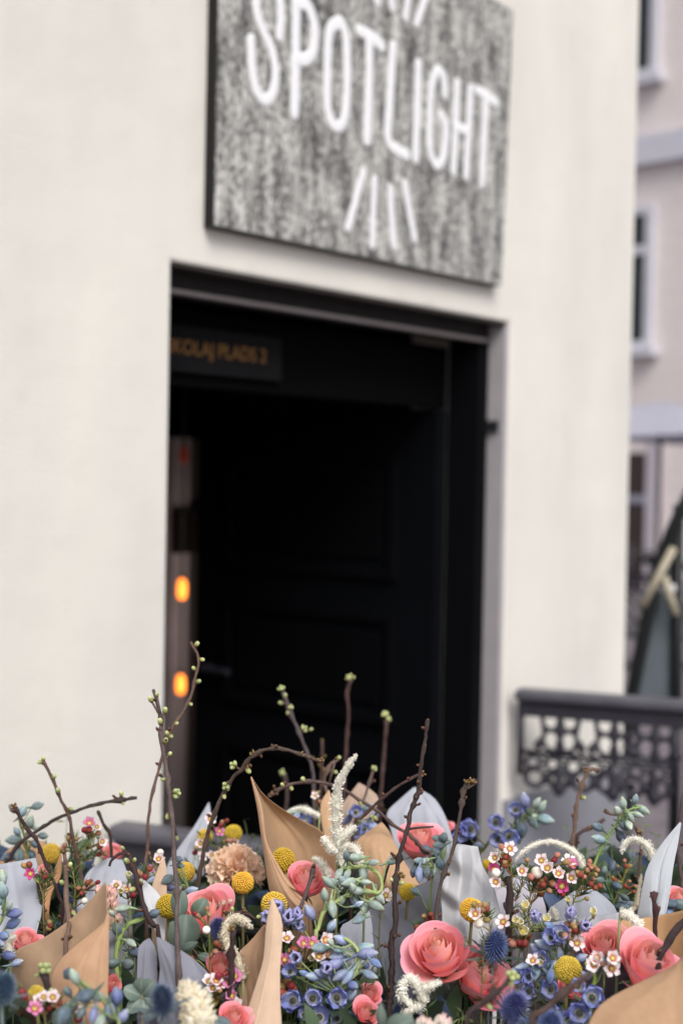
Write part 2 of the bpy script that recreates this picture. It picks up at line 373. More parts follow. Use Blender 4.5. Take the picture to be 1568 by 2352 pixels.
def stroke_mesh(strokes, r):
    b = MB()
    for k, s_ in enumerate(strokes):
        rr = r
        if not isinstance(s_[0], tuple): rr, s_ = s_[0], s_[1:]
        pts = [wpt(q, ys_-.0008-.0004*k) for q in s_]
        pts = smooth(pts, max(8, 5*len(pts))) if len(pts) > 2 else smooth(pts, 6)
        n = len(pts); d0 = (pts[0]-pts[1]).normalized(); d1 = (pts[-1]-pts[-2]).normalized()
        pts = [pts[0]+d0*rr*.9] + [pts[0]+d0*rr*.55] + pts + [pts[-1]+d1*rr*.55, pts[-1]+d1*rr*.9]
        rad = [rr*.35, rr*.8] + [rr*U1(.93, 1.05) for _ in range(n)] + [rr*.8, rr*.35]
        b.tube(pts, rad, 10, (.9,.9,.9), flat=(Vector((0,1,0)), .07))
    return b
def Z6(x, y): return ((600 + x/1.3067)*.6806, y/1.3067*.6806)
LET = {
 'S': (0.0140, [[Z6(448,160), Z6(455,60), Z6(440,-60), Z6(395,-110), Z6(352,-60), Z6(348,40), Z6(375,130), Z6(415,220), Z6(432,320), Z6(420,410), Z6(385,440), Z6(350,400), Z6(328,290), Z6(324,175)]]),
 'P': (0.0159, [[Z6(515,500), Z6(520,300), Z6(522,20)], [Z6(522,15), Z6(570,25), Z6(602,110), Z6(598,220), Z6(560,265), Z6(525,255)]]),
 'O': (0.0153, [[Z6(710,95), Z6(670,140), Z6(660,320), Z6(665,500), Z6(705,560), Z6(738,510), Z6(748,330), Z6(742,160), Z6(715,95)]]),
 'T': (0.0159, [[Z6(800,135), Z6(850,160), Z6(900,205)], [Z6(845,170), Z6(842,400), Z6(834,620)]]),
 'L': (0.0153, [[Z6(948,205), Z6(935,450), Z6(925,600), Z6(950,650), Z6(1010,685)]]),
 'I': (0.0153, [[Z6(1060,280), Z6(1055,480), Z6(1048,700)]]),
 'G': (0.0142, [[Z6(1178,420), Z6(1170,335), Z6(1145,310), Z6(1120,370), Z6(1110,520), Z6(1112,660), Z6(1140,728), Z6(1172,690), Z6(1182,560), Z6(1160,505)]]),
 'H': (0.0147, [[Z6(1232,365), Z6(1225,560), Z6(1215,755)], [Z6(1290,390), Z6(1282,580), Z6(1270,775)], [Z6(1232,560), Z6(1275,580)]]),
 'T2': (0.0153, [[Z6(1322,400), Z6(1365,425), Z6(1400,455)], [Z6(1358,430), Z6(1350,620), Z6(1340,810)]]),
}
for k, (r_, st) in LET.items():
    part('letter', stroke_mesh(st, r_).mesh('letter', M_WHITE), sg, WT)
for st in ([Z6(818,755), Z6(785,880), Z6(750,1005)], [Z6(868,790), Z6(862,930), Z6(858,1080)], [Z6(935,830), Z6(943,960), Z6(952,1085)], [Z6(1000,810), Z6(1020,930), Z6(1045,1055)],
           [Z6(830,-160), Z6(855,-70), Z6(880,12)], [Z6(925,-160), Z6(935,-60), Z6(945,35)], [Z6(1030,-130), Z6(1018,-30), Z6(1003,75)], [Z6(1120,-80), Z6(1085,10), Z6(1052,105)]):
    part('ray_mark', stroke_mesh([st], .0120).mesh('ray_mark', M_WHITE), sg, WT)

# ---------------------------------------------------------------- cast iron railings beside the steps
RDIR = Vector((.929, -.369, 0)).normalized()
def railing(U, label, length, posts):
    u, z = wp(U, -.03); p0 = WT @ Vector((u, -.03, z)); H = p0.z
    RT = Matrix(((RDIR.x, -RDIR.y, 0, p0.x), (RDIR.y, RDIR.x, 0, p0.y), (0, 0, 1, 0), (0, 0, 0, 1)))
    t = thing('iron_railing', label, 'railing', (p0.x, p0.y, 0), 'railings beside the doorway')
    b = MB(); b.box((0, -.032, H-.032), (length, .032, H), col=(.1,.1,.1)); o = part('handrail', b.mesh('handrail', M_IRON2, False), t, RT)
    bv = o.modifiers.new('e', 'BEVEL'); bv.width = .012; bv.segments = 3
    b = MB(); b.box((.008, -.012, H-.075), (length, .012, H-.033), col=(.1,.1,.1)); part('top_bar', b.mesh('top_bar', M_IRON, False), t, RT)
    for s_ in posts:
        b = MB(); b.box((s_-.018, -.018, .004), (s_+.018, .018, H-.076), col=(.1,.1,.1)); part('post', b.mesh('post', M_IRON, False), t, RT)
    return t, RT, H
t, RT, H = railing((1186, 1580), 'dark cast iron railing with scrolled panel right of the doorway', 2.4, (.485, 1.3, 2.37))
z1, zm, z0 = H-.046, H-.176, H-.236
K3 = (.1, .1, .1)
def pp(name, fn, m=M_IRON):
    b = MB(); fn(b); return part(name, b.mesh(name, m), t, RT)
pp('panel_stile', lambda b: b.box((.006, -.008, z0-.004), (.022, .008, z1), col=K3))
pp('panel_stile', lambda b: b.box((.430, -.008, z0-.03), (.450, .008, z1), col=K3))
pp('middle_bar', lambda b: b.box((.0225, -.007, zm-.006), (.4295, .007, zm+.006), col=K3))
def ring(b, x, z, r, th=.006, sx=1.0):
    b.tube([(x+r*sx*math.cos(a*math.pi/10), 0, z+r*math.sin(a*math.pi/10)) for a in range(21)], th, 6, K3)
def fleur(x0):
    def f(b):
        b.lathe([(.008, zm), (.015, zm+.022), (.008, zm+.042), (.018, zm+.066), (.012, zm+.09), (.007, zm+.105), (.012, z1)], 8, Matrix.Translation((x0, 0, 0)), K3)
        for sg_ in (-1, 1):
            b.tube(smooth([(x0+sg_*.010, 0, zm+.008), (x0+sg_*.036, 0, zm+.014), (x0+sg_*.048, 0, zm+.042), (x0+sg_*.034, 0, zm+.066), (x0+sg_*.014, 0, zm+.062)], 14), .0075, 6, K3)
            b.tube(smooth([(x0+sg_*.014, 0, zm+.064), (x0+sg_*.042, 0, zm+.072), (x0+sg_*.050, 0, zm+.098), (x0+sg_*.036, 0, z1-.002)], 12), .0080, 6, K3)
            b.lathe([(.003, -.012), (.012, 0), (.003, .012)], 8, Matrix.Translation((x0+sg_*.044, 0, zm+.068)), K3)
            b.lathe([(.003, -.014), (.016, 0), (.003, .022)], 8, Matrix.Translation((x0+sg_*.060, 0, zm+.020)), K3)
    return f
for x0 in (.125, .275, .385): pp('fleuron', fleur(x0))
for i in range(7):
    x0 = .050 + i*.057
    pp('scroll_ring', lambda b: (ring(b, x0, zm-.030, .019, .0065), ring(b, x0+.0285, zm-.022, .009, .005)))
for i in range(6):
    x0 = .056 + i*.068
    def sc(b):
        ring(b, x0, z0-.008, .026, .0085)
        b.lathe([(.003, z0-.022), (.012, z0-.004), (.004, z0+.014)], 8, Matrix.Translation((x0+.034, 0, -.006)), K3)
    pp('scallop', sc)
for x0 in (.125, .275, .385):
    pp('pendant', lambda b: b.lathe([(.003, z0-.058), (.017, z0-.046), (.022, z0-.028), (.012, z0-.012), (.016, z0+.004), (.008, z0+.024), (.008, zm-.007)], 10, Matrix.Translation((x0, 0, 0)), K3))
pp('brace', lambda b: b.tube([(.315, .04, z0-.01), (.27, .04, .006)], .012, 8, K3))
t, RT, H = railing((262, 1888), 'dark grey iron handrail against the wall left of the doorway', .62, (.05, .6))
for i in range(6):
    pp('baluster', lambda b: b.tube([(.12+i*.08, 0, .004), (.12+i*.08, 0, H-.076)], .007, 6, (.1,)*3))

# ---------------------------------------------------------------- easel board leaning by the corner
d = 5.0
tb = thing('easel_board', 'black framed grey easel board with pale wooden strips beyond the railing', 'board', (P((1500, 1500), d).x, P((1500, 1500), d).y, 0))
def gpt(U, dd): return P(U, dd)
lft = [gpt((1568, 1165), d-.02), gpt((1530, 1250), d), gpt((1490, 1400), d), gpt((1452, 1585), d+.02)]
dn = (lft[3]-lft[2]).normalized(); lft.append(lft[3] + dn*((lft[3].z-.01)/-dn.z))
top = gpt((1600, 1100), d)
b = MB(); b.tube(smooth([top]+lft, 16), .024, 8, lin((24,27,28))); part('frame_leg', b.mesh('frame_leg', M_DARK), tb)
r0, r1 = gpt((1557, 1160), d+.03), gpt((1553, 1600), d+.03); r1b = Vector((r1.x, r1.y, .01))
b = MB(); b.tube([r0, r1, r1b], .020, 8, lin((22,25,28))); part('frame_leg', b.mesh('frame_leg', M_DARK), tb)
b = MB(); q = [gpt((1525, 1290), d+.05), gpt((1556, 1240), d+.05), gpt((1552, 1640), d+.05), gpt((1445, 1640), d+.05)]
q2 = [v+Vector((0,.012,0)) for v in q]
b.add(q+q2, [(0,1,2,3),(7,6,5,4),(0,4,5,1),(1,5,6,2),(2,6,7,3),(3,7,4,0)], lin((84,93,100))); part('board', b.mesh('board', M_COL, False), tb)
for a_, c_ in (((1546, 1258), (1474, 1392)), ((1524, 1325), (1551, 1412))):
    b = MB(); b.tube([gpt(a_, d-.03), gpt(c_, d-.03)], .014, 6, lin((176,168,148))); part('wooden_strip', b.mesh('wooden_strip', M_COL), tb)
b = MB(); b.tube([gpt((1512, 1351), d-.01), gpt((1549, 1351), d-.01)], .013, 8, lin((215,215,225))); part('paper_tag', b.mesh('paper_tag', M_COL), tb)

# ---------------------------------------------------------------- the far building across the street
FD = Vector((.70, -.714, 0)).normalized(); FY = Vector((-FD.y, FD.x, 0))
q = ray((1470, 1116)); FO = CO + q*21.0; FO.z = 0
FT = Matrix(((FD.x, FY.x, 0, FO.x), (FD.y, FY.y, 0, FO.y), (0, 0, 1, 0), (0, 0, 0, 1)))
def fp(U, y=0):
    r = ray(U); t = (y - (CO-FO).dot(FY))/r.dot(FY); p = CO + r*t - FO
    return p.dot(FD), p.z
fb = thing('town_house', 'pinkish grey rendered town house with white framed windows across the street', 'building', FO)
def fl(name, fn, m=M_COL, root=None):
    b = MB(); fn(b); return part(name, b.mesh(name, m, False), root or fb, FT)
PK = lin((226,216,215))
wins = []
WWID = 1.5
se = fp((1517, 100))[0]
rows = [(fp((1510,-330))[1], fp((1510,-150))[1]), ]
zA = fp((1512, 168))[1]; zB = fp((1500, 470))[1]; zBb = fp((1500, 797))[1]
hW = zB - zBb
fz = zA - zBb          # storey height
cols = [fp((1500, 640))[0] + k*2.9 for k in range(-5, 4)]
mrows = [zBb, zA, zA+fz, zA+2*fz]
mw = MB(); mw.box((-18, .0, .003), (14, .3, 17), col=PK)
fl('wall', lambda b: b.box((-18, .06, .003), (14, .4, zA+3*fz), col=PK))
fl('cornice', lambda b: b.box((-18, -.10, fp((1500,376))[1]), (14, .058, fp((1500,310))[1]), col=lin((204,203,214))))
fl('roof', lambda b: b.prism([(-18, zA+3*fz+.002), (14, zA+3*fz+.002), (13, zA+3*fz+3), (-17, zA+3*fz+3)], -.2, 6, Matrix(), lin((110,70,60))))
WF = lin((206,205,214))
for zr in mrows:
    for xr in cols:
        x0, x1 = xr-WWID, xr
        wd = fl('window', lambda b: [b.box(l, h, col=WF) for l, h in (((x0, -.05, zr), (x0+.13, .055, zr+hW)), ((x1-.13, -.05, zr), (x1, .055, zr+hW)), ((x0+.131, -.05, zr), (x1-.131, .055, zr+.1)), ((x0+.131, -.05, zr+hW-.12), (x1-.131, .055, zr+hW)), ((x0+.131, -.05, zr+hW*.66), (x1-.131, .055, zr+hW*.66+.13)))])
        fl('pane', lambda b: (b.box((x0+.132, .02, zr+.101), (x1-.132, .05, zr+hW*.66-.001), col=(.05,)*3), b.box((x0+.132, .02, zr+hW*.66+.131), (x1-.132, .05, zr+hW-.121), col=(.05,)*3)), M_GLASS, wd)
        fl('sill', lambda b: b.box((x0-.1, -.16, zr-.13), (x1+.1, .056, zr-.002), col=WF), M_COL, wd)
zd = fp((1480, 1040))[1]
for xr in cols:
    x1 = fp((1486, 1130))[0] + (xr-cols[5]); x0 = x1-1.3
    dd = fl('entrance_door', lambda b: b.box((x0, -.03, .05), (x1, .055, zd), col=lin((58,48,46))), M_COL)
    fl('door_rail', lambda b: b.box((x0+.02, -.05, fp((1470,1155))[1]), (x1-.02, -.031, fp((1470,1138))[1]), col=lin((150,148,165))), M_COL, dd)
    fl('door_casing', lambda b: b.box((x1+.001, -.06, .05), (x1+.22, .055, zd+.15), col=lin((190,182,192))), M_COL, dd)

# market parasol in the street
pc0 = P((1512, 1116), 15.0)
pt = thing('parasol', 'pale lilac market parasol open in front of the town house', 'parasol', (pc0.x, pc0.y, 0))
zt3 = P((1512, 922), 15.0).z; ze = P((1512, 1005), 15.0).z
b = MB(); n = 8; rr = 1.35
vs = [(pc0.x, pc0.y, zt3)]; 
for ri in (.35, .7, 1.0):
    for k in range(n*2):
        a = math.pi*k/n; sag = .03*(k % 2)*ri
        vs.append((pc0.x + rr*ri*math.cos(a)*(1-.04*(k % 2)), pc0.y + rr*ri*math.sin(a)*(1-.04*(k % 2)), zt3 + (ze-zt3)*(ri**1.5) - sag))
fs = [(0, 1+k, 1+(k+1) % 16) for k in range(16)] + [(1+16*j+k, 1+16*(j+1)+k, 1+16*(j+1)+(k+1) % 16, 1+16*j+(k+1) % 16) for j in range(2) for k in range(16)]
b.add(vs, fs, lin((186,186,200))); o = part('canopy', b.mesh('canopy', mat('parasol_cloth', None, .8, .05, 5, trans=.3), False), pt)
o.modifiers.new('s', 'SOLIDIFY').thickness = .01
b = MB(); b.tube([(pc0.x, pc0.y, .004), (pc0.x, pc0.y, zt3)], .025, 8, lin((90,80,76))); part('pole', b.mesh('pole', M_COL), pt)
b = MB(); b.lathe([(.3, .004), (.3, .06), (.05, .09)], 20, Matrix.Translation((pc0.x, pc0.y, 0)), lin((70,70,74))); part('base', b.mesh('base', M_COL), pt)

# bicycles parked on the street
def bicycle(pos, ang, label, col):
    T = Matrix.Translation(pos) @ Matrix.Rotation(ang, 4, 'Z')
    t = thing('bicycle', label, 'bicycle', pos, 'bicycles parked on the street')
    def q(name, fn, m=M_DARK, root=None):
        b = MB(); fn(b); return part(name, b.mesh(name, m), root or t, T)
    for x in (-.52, .52):
        wl = q('wheel', lambda b: b.tube([(x+.33*math.cos(a*math.pi/14), 0, .345+.33*math.sin(a*math.pi/14)) for a in range(29)], .019, 6, lin((25,25,27))))
        q('spokes', lambda b: [b.tube([(x, 0, .345), (x+.32*math.cos(a*math.pi/6), 0, .345+.32*math.sin(a*math.pi/6))], .003, 4, lin((150,150,150))) for a in range(12)], M_COL, wl)
    fr = [[(-.52,0,.345), (-.08,0,.32), (.40,0,.80), (-.18,0,.78), (-.08,0,.32)], [(-.52,0,.345), (-.18,0,.78), (-.21,0,.90)], [(.40,0,.80), (.43,0,.70), (.52,0,.345)], [(.40,0,.80), (.36,0,1.0)]]
    q('frame', lambda b: [b.tube([Vector(a), Vector(c)], .017, 6, col) for f_ in fr for a, c in zip(f_, f_[1:])], M_COL)
    q('saddle', lambda b: b.lathe([(.02, -.14), (.05, -.08), (.06, 0), (.03, .10), (.015, .14)], 10, T.inverted() @ T @ Matrix.Translation((-.2, 0, .93)) @ Matrix.Rotation(R(90), 4, 'Y') , lin((30,26,24))))
    q('handlebar', lambda b: b.tube(smooth([(.25,-.28,1.02), (.33,-.2,1.03), (.38,0,1.02), (.33,.2,1.03), (.25,.28,1.02)], 14), .013, 6, lin((60,60,62))), M_COL)
for U, dd, an, lb, cc in (((1462, 1116), 13.0, 2.2, 'black bicycle parked beside the building corner', lin((28,28,34))),
                          ((1545, 1116), 12.0, 2.6, 'dark grey bicycle parked behind the easel board', lin((60,58,70)))):
    q = P(U, dd); bicycle(Vector((q.x, q.y, .005)), an, lb, cc)

# ================================================================== FLOWER STALL: table, buckets
tb_ = thing('flower_table', 'wooden trestle table carrying the flower buckets', 'table', (0, 1.55, 0))
TZ = .66
for i in range(7):
    b = MB(); y0 = 1.1 + i*.15; b.box((-1.0, y0, TZ-.03), (1.0, y0+.145, TZ), col=lin((120,90,66))); part('plank', b.mesh('plank', M_COL, False), tb_)
for x in (-.92, .92):
    for y in (1.16, 2.08):
        b = MB(); b.box((x-.03, y-.03, .004), (x+.03, y+.03, TZ-.0305), col=lin((105,78,58))); part('leg', b.mesh('leg', M_COL, False), tb_)
BUCK = [(-.34, 1.42, 1.02), (.0, 1.40, 1.02), (.37, 1.36, 1.03), (-.42, 1.84, 1.05), (-.04, 1.86, 1.05), (.40, 1.84, 1.055)]
BL = ['under the kraft cone with the front fold', 'under the pale kraft spear', 'holding the coral rose pair', 'at the back beneath the peach carnation', 'at the back beneath the tall kraft peak', 'at the back below the scrolled railing']
for (x, y, zr), l in zip(BUCK, BL):
    t = thing('flower_bucket', 'round black plastic flower bucket ' + l, 'bucket', (x, y, TZ+.002), 'black buckets on the table')
    h = zr-TZ
    k_ = .72 if h > .45 else 1.0
    b = MB(); b.lathe([(.115*k_, 0), (.118*k_, .004), (.155*k_, h), (.15*k_, h), (.112*k_, .012), (.02, .012)], 36, Matrix.Translation((x, y, TZ+.002)), (.02,)*3); part('body', b.mesh('body', M_PLASTIC), t)
    b = MB(); b.tube([(x+.158*k_*math.cos(a*math.pi/20), y+.158*k_*math.sin(a*math.pi/20), zr) for a in range(41)], .007, 8, (.02,)*3); part('rim', b.mesh('rim', M_PLASTIC), t)

# ================================================================== PAPER WRAPS
def resample(pts, n):
    pts = [Vector(p) for p in pts]; L = [0]
    for a, b_ in zip(pts, pts[1:]): L.append(L[-1]+(b_-a).length)
    out = []
    for i in range(n):
        s_ = L[-1]*i/(n-1); k = 0
        while k < len(pts)-2 and L[k+1] < s_: k += 1
        out.append(pts[k].lerp(pts[k+1], (s_-L[k])/max(1e-9, L[k+1]-L[k])))
    return out
def sheet(fr, Lp, Rp, dl, dr, label, kind='kraft', bulge=.012, crink=.0014, col=None, nu=20, nv=26, drop=.10, band=None):
    # Lp / Rp: the two long edges from the tip down; dl, dr: (distance at the tip, at the foot)
    def edge(Lx, dd):
        q = smooth([Vector((*fr(*p), 0)) for p in Lx], 40)
        pts = [P((v.x, v.y), dd[0] + (dd[1]-dd[0])*i/39) for i, v in enumerate(q)]
        return pts
    e0, e1 = edge(Lp, dl), edge(Rp, dr)
    foot = Vector((0, .03, -drop))
    e0.append(e0[-1] + foot); e1.append(e1[-1] + foot)
    e0, e1 = resample(e0, nv+1), resample(e1, nv+1)
    mid = (e0[nv//2]+e1[nv//2])/2; tow = (CO-mid).normalized()
    sd_ = U1(0, 50)
    pleats = [(U1(.05,.95), U1(.05,.16), random.choice((-1,1))*U1(.5,1.2)) for _ in range(3)]
    creases = [(Vector((U1(-1,1), U1(-.3,.3), U1(-.5,.5))).normalized(), U1(14, 34), U1(.6, 1.4)) for _ in range(4)]
    def fn(u, v):
        j = v*nv; k = min(nv-1, int(j)); f = j-k
        a = e0[k].lerp(e0[k+1], f); c = e1[k].lerp(e1[k+1], f)
        p = a.lerp(c, u); w_ = (c-a).length
        p = p + tow*(bulge*math.sin(math.pi*u)*min(1, w_/.05))
        q = p*24 + Vector((sd_, 0, 0))
        p = p + tow*(mnoise.noise(p*9+Vector((sd_,0,0)))*.006)*min(1, w_/.03)
        if crink:
            for c0_, w0_, a0_ in pleats:
                x_ = abs(u + .5*(v-.5)*a0_ - c0_)/w0_
                p = p + tow*((.0055 if kind != 'kraft' else .0030)*a0_*max(0, 1-x_))*min(1, w_/.05)*min(1, .25+v)
            n1 = 0
            for dv, fq, am in creases:
                s_ = (p.dot(dv)*fq + .35*mnoise.noise(p*14+dv*9)) % 1.0
                n1 += am*(min(s_/.3, (1-s_)/.7))*max(0, .35+mnoise.noise(p*11+dv*5))
            p = p + tow*(crink*(n1-.4))*min(1, w_/.04)
        return p
    if kind != 'kraft': bulge *= .35
    col = col or (lin((191,155,125)) if kind == 'kraft' else None)
    if kind == 'kraft': col = (col[0]*.88, col[1]*.87, col[2]*.86)
    cc = col or (lin((185,151,120)) if kind == 'kraft' else lin((196,197,206)))
    cf = cc if not band else (lambda u, v: band[1] if v < band[0] else cc)
    b = MB(); b.grid(fn, nu*2, nv*2, cf)
    nm = 'kraft_paper_sheet' if kind == 'kraft' else 'tissue_paper_sheet'
    o = solo(nm, b.mesh(nm, M_KRAFT if kind == 'kraft' else M_TISSUE), label, 'paper', 'brown kraft wraps' if kind == 'kraft' else 'grey tissue wraps')
    s_ = o.modifiers.new('thickness', 'SOLIDIFY'); s_.thickness = .0005
    return o
LK = lin((212,184,160))  # kraft paled, the light on the spear put into its colour
sheet(A, [(698,935),(590,1065),(450,1195),(280,1310),(95,1400),(60,1600)], [(704,938),(714,1190),(717,1330),(717,1500),(715,1700),(700,1900)], (1.42,1.46), (1.40,1.38), 'large kraft paper cone rising to a sharp tip beside the pale pink hyacinth', bulge=-.012, col=lin((192,161,133)))
sheet(A, [(708,1150),(690,1205),(560,1310),(420,1430),(345,1540),(345,1640),(380,1800)], [(712,1150),(719,1215),(720,1330),(719,1440),(718,1560),(716,1660),(710,1850)], (1.385,1.36), (1.385,1.34), 'rounded kraft paper front flap folded over the large cone', bulge=.014, col=lin((192,155,125)))
sheet(B, [(428,1040),(395,1180),(383,1300),(370,1450),(310,1650),(235,1874),(180,2050)], [(433,1042),(470,1130),(495,1200),(492,1350),(480,1500),(480,1700),(490,1874),(495,2050)], (1.40,1.33), (1.40,1.32), 'pale narrow kraft paper spear with straight grain in front of the blue delphinium', bulge=.010, col=LK)
sheet(B, [(378,1215),(290,1320),(210,1400),(200,1500),(215,1700),(225,1874),(235,2000)], [(383,1217),(400,1300),(420,1500),(440,1700),(450,1874),(450,2000)], (1.45,1.41), (1.43,1.38), 'shaded kraft paper sheet folded behind the pale spear', bulge=-.008, col=lin((174,141,115)))  # kraft darkened here, the shade behind the spear is in the colour
sheet(B, [(288,238),(345,430),(385,650),(405,850),(440,1010),(560,1140),(640,1250)], [(292,239),(370,352),(480,440),(620,522),(762,606),(830,745),(850,900)], (1.63,1.66), (1.66,1.74), 'tall kraft paper peak with its hollow inner side above the coral rose', bulge=-.03, col=lin((195,160,127)))
sheet(B, [(287,238),(330,440),(358,640),(390,850),(412,990),(470,1100),(560,1180)], [(291,240),(362,440),(385,640),(440,770),(510,890),(590,1000),(680,1090)], (1.61,1.56), (1.61,1.55), 'curled kraft paper edge sweeping down beside the peach carnation', bulge=.012, col=lin((193,157,127)))
sheet(B, [(800,328),(752,410),(752,520),(768,600),(800,720)], [(804,328),(832,420),(834,560),(838,650),(860,730)], (1.84,1.8), (1.84,1.8), 'small upright kraft paper point behind the white fuzzy spike', bulge=.008, col=lin((201,166,133)))
sheet(B, [(1150,540),(1080,590),(985,665),(1000,750),(1040,900)], [(1153,541),(1200,600),(1260,720),(1320,830),(1430,960)], (1.76,1.70), (1.76,1.66), 'kraft paper corner behind the drooping green delphinium', bulge=.012, col=lin((199,164,131)))
sheet(B, [(1000,278),(930,370),(882,440),(888,520),(900,680)], [(1004,280),(1070,320),(1132,382),(1110,460),(1080,680)], (2.0,1.95), (2.0,1.95), 'dusky kraft paper tip far behind beside the grey tissue peak', bulge=.01, col=lin((188,165,149)))
sheet(C, [(1140,1190),(1155,1300),(1180,1420),(1210,1560),(1260,1750)], [(1640,1105),(1650,1250),(1650,1400),(1650,1560),(1650,1750)], (1.46,1.40), (1.42,1.36), 'broad kraft paper wall behind the paired coral roses', bulge=-.03, col=lin((200,160,120)))
sheet(C, [(1518,1486),(1300,1590),(1100,1690),(1000,1770),(940,1874),(900,1990)], [(1600,1375),(1640,1500),(1640,1650),(1640,1750),(1640,1874),(1640,1990)], (1.30,1.24), (1.28,1.22), 'kraft paper front wrap below the paired coral roses', bulge=.004, col=lin((183,149,120)))
sheet(A, [(1078,768),(1045,850),(1010,955),(1000,1060)], [(1085,769),(1101,850),(1103,1000),(1100,1090)], (1.62,1.6), (1.62,1.6), 'small pale kraft paper spike beside the white tissue fold', bulge=.006, col=LK)
sheet(A, [(180,655),(60,720),(0,800),(-30,950)], [(300,668),(312,760),(312,850),(300,980)], (1.84,1.8), (1.84,1.8), 'kraft paper edge behind the blue green buds near the wall', bulge=.01)
sheet(A, [(402,755),(350,880),(292,960),(270,1100)], [(412,758),(402,900),(345,1000),(325,1120)], (1.74,1.7), (1.74,1.7), 'narrow orange kraft paper strip beside the yellow ball flower', bulge=.006, col=lin((196,147,108)))
G1, G2, G3 = lin((188,192,204)), lin((230,232,238)), lin((148,150,164))  # tissue greys, the darkest tone with shade put into the colour
sheet(A, [(-60,832),(-60,1000),(-60,1150),(-60,1330)], [(238,776),(262,900),(284,1090),(240,1290)], (1.58,1.54), (1.57,1.52), 'smooth grey tissue sheet behind the magenta waxflower', 'tissue', .012, .004, G1)
sheet(A, [(720,775),(600,850),(552,930),(510,1080)], [(812,790),(842,880),(852,980),(870,1080)], (1.72,1.68), (1.72,1.66), 'grey tissue sheet below the half hidden coral rose', 'tissue', .012, .005, G1)
sheet(A, [(905,888),(925,990),(960,1120),(1010,1220),(1060,1330)], [(915,890),(1000,960),(1065,1040),(1092,1180),(1090,1330)], (1.55,1.5), (1.55,1.5), 'bright white tissue fold next to the yellow ball flower', 'tissue', .008, .003, G2)
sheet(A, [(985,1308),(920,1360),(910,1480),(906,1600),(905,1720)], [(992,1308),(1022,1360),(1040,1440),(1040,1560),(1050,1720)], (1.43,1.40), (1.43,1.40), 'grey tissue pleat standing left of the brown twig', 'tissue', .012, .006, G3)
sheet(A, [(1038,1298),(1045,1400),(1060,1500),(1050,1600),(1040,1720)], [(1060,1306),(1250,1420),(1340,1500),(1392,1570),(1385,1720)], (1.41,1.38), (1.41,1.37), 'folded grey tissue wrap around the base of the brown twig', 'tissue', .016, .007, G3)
sheet(A, [(1380,410),(1290,560),(1190,700),(1120,800),(1080,900)], [(1385,410),(1393,500),(1372,640),(1352,760),(1345,900)], (2.0,1.95), (2.0,1.95), 'tall pale tissue peak against the dark doorway', 'tissue', .01, .003, G1)
sheet(B, [(1365,308),(1270,390),(1185,480),(1212,590),(1240,720)], [(1376,309),(1490,375),(1562,480),(1605,600),(1640,720)], (1.95,1.9), (1.95,1.88), 'broad grey tissue peak against the dark doorway', 'tissue', .012, .004, G1)
sheet(C, [(75,690),(40,760),(0,830),(-35,1000),(-25,1150),(-30,1330)], [(210,700),(240,820),(312,970),(347,1100),(357,1180),(310,1330)], (1.56,1.52), (1.56,1.52), 'crumpled pale tissue tube behind the blue thistle', 'tissue', .02, .020, lin((206,207,212)))
sheet(B, [(1040,1090),(1062,1200),(1090,1400),(1110,1550),(1140,1700),(1150,1900)], [(1512,908),(1562,960),(1600,1200),(1600,1400),(1600,1600),(1600,1900)], (1.66,1.52), (1.64,1.52), 'large grey tissue sheet coloured dark with shade behind the big coral rose', 'tissue', -.02, .010, lin((120,122,134)))  # grey darkened, the shade behind the rose put into its colour
sheet(B, [(1040,1088),(960,1180),(880,1230),(890,1330),(900,1460)], [(1062,1098),(1085,1200),(1096,1330),(1110,1450),(1120,1560)], (1.60,1.56), (1.60,1.55), 'light grey tissue fold behind the bowed delphinium stem', 'tissue', .008, .006, G1)
sheet(C, [(905,958),(800,1030),(690,1110),(640,1200)], [(916,960),(1016,1010),(1117,1105),(1135,1200)], (1.60,1.56), (1.60,1.55), 'grey tissue corner below the waxflower sprays', 'tissue', .01, .004, G1)
sheet(C, [(460,900),(400,960),(325,1010),(335,1190)], [(600,950),(642,1050),(664,1150),(645,1260)], (1.63,1.58), (1.63,1.58), 'lilac grey tissue behind the white waxflowers', 'tissue', .01, .005, lin((198,194,206)))
sheet(C, [(1545,538),(1420,690),(1335,830),(1300,960),(1262,1170)], [(1553,546),(1532,680),(1502,830),(1482,1000),(1450,1170)], (1.52,1.48), (1.52,1.46), 'pale grey tissue spear leaning beside the broad kraft wall', 'tissue', .012, .004, lin((196,201,208)))
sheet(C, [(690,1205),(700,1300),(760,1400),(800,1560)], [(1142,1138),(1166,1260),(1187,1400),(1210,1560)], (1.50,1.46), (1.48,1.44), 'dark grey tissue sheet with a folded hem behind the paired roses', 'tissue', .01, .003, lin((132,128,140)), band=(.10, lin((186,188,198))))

# ================================================================== PLANT PIECES (shared meshes)
def bud_mesh(name, ca, cb, cc, L=.0180, r=.0046):
    # delphinium bud: blunt spindle of five closed sepals, a spur behind; ca base, cb middle, cc seam/tip
    b = MB(); prof = []
    for i in range(10):
        t = i/9; rr = r*(math.sin(math.pi*(t*.93+.05))**.72)*(1.0 if t < .6 else 1-.25*(t-.6)/.4)
        base = mix(ca, cb, min(1, t*2.4)) if t < .6 else mix(cb, cc, (t-.6)/.4)
        def cf(a, base=base, t=t): 
            s_ = max(0, math.cos(5*a))**3
            return mix(base, cc, .55*(1-abs(2*t-1))*(1-s_) if s_ < .3 else 0)
        prof.append((rr, L*t, cf))
    b.lathe(prof, 15, ridge=.07)
    b.tube(smooth([(0,0,.002), (.0015,0,-.004), (.004,0,-.009)], 5), [.0022,.0017,.0013,.0009,.0005], 5, ca)
    return b.mesh(name, M_BUD)
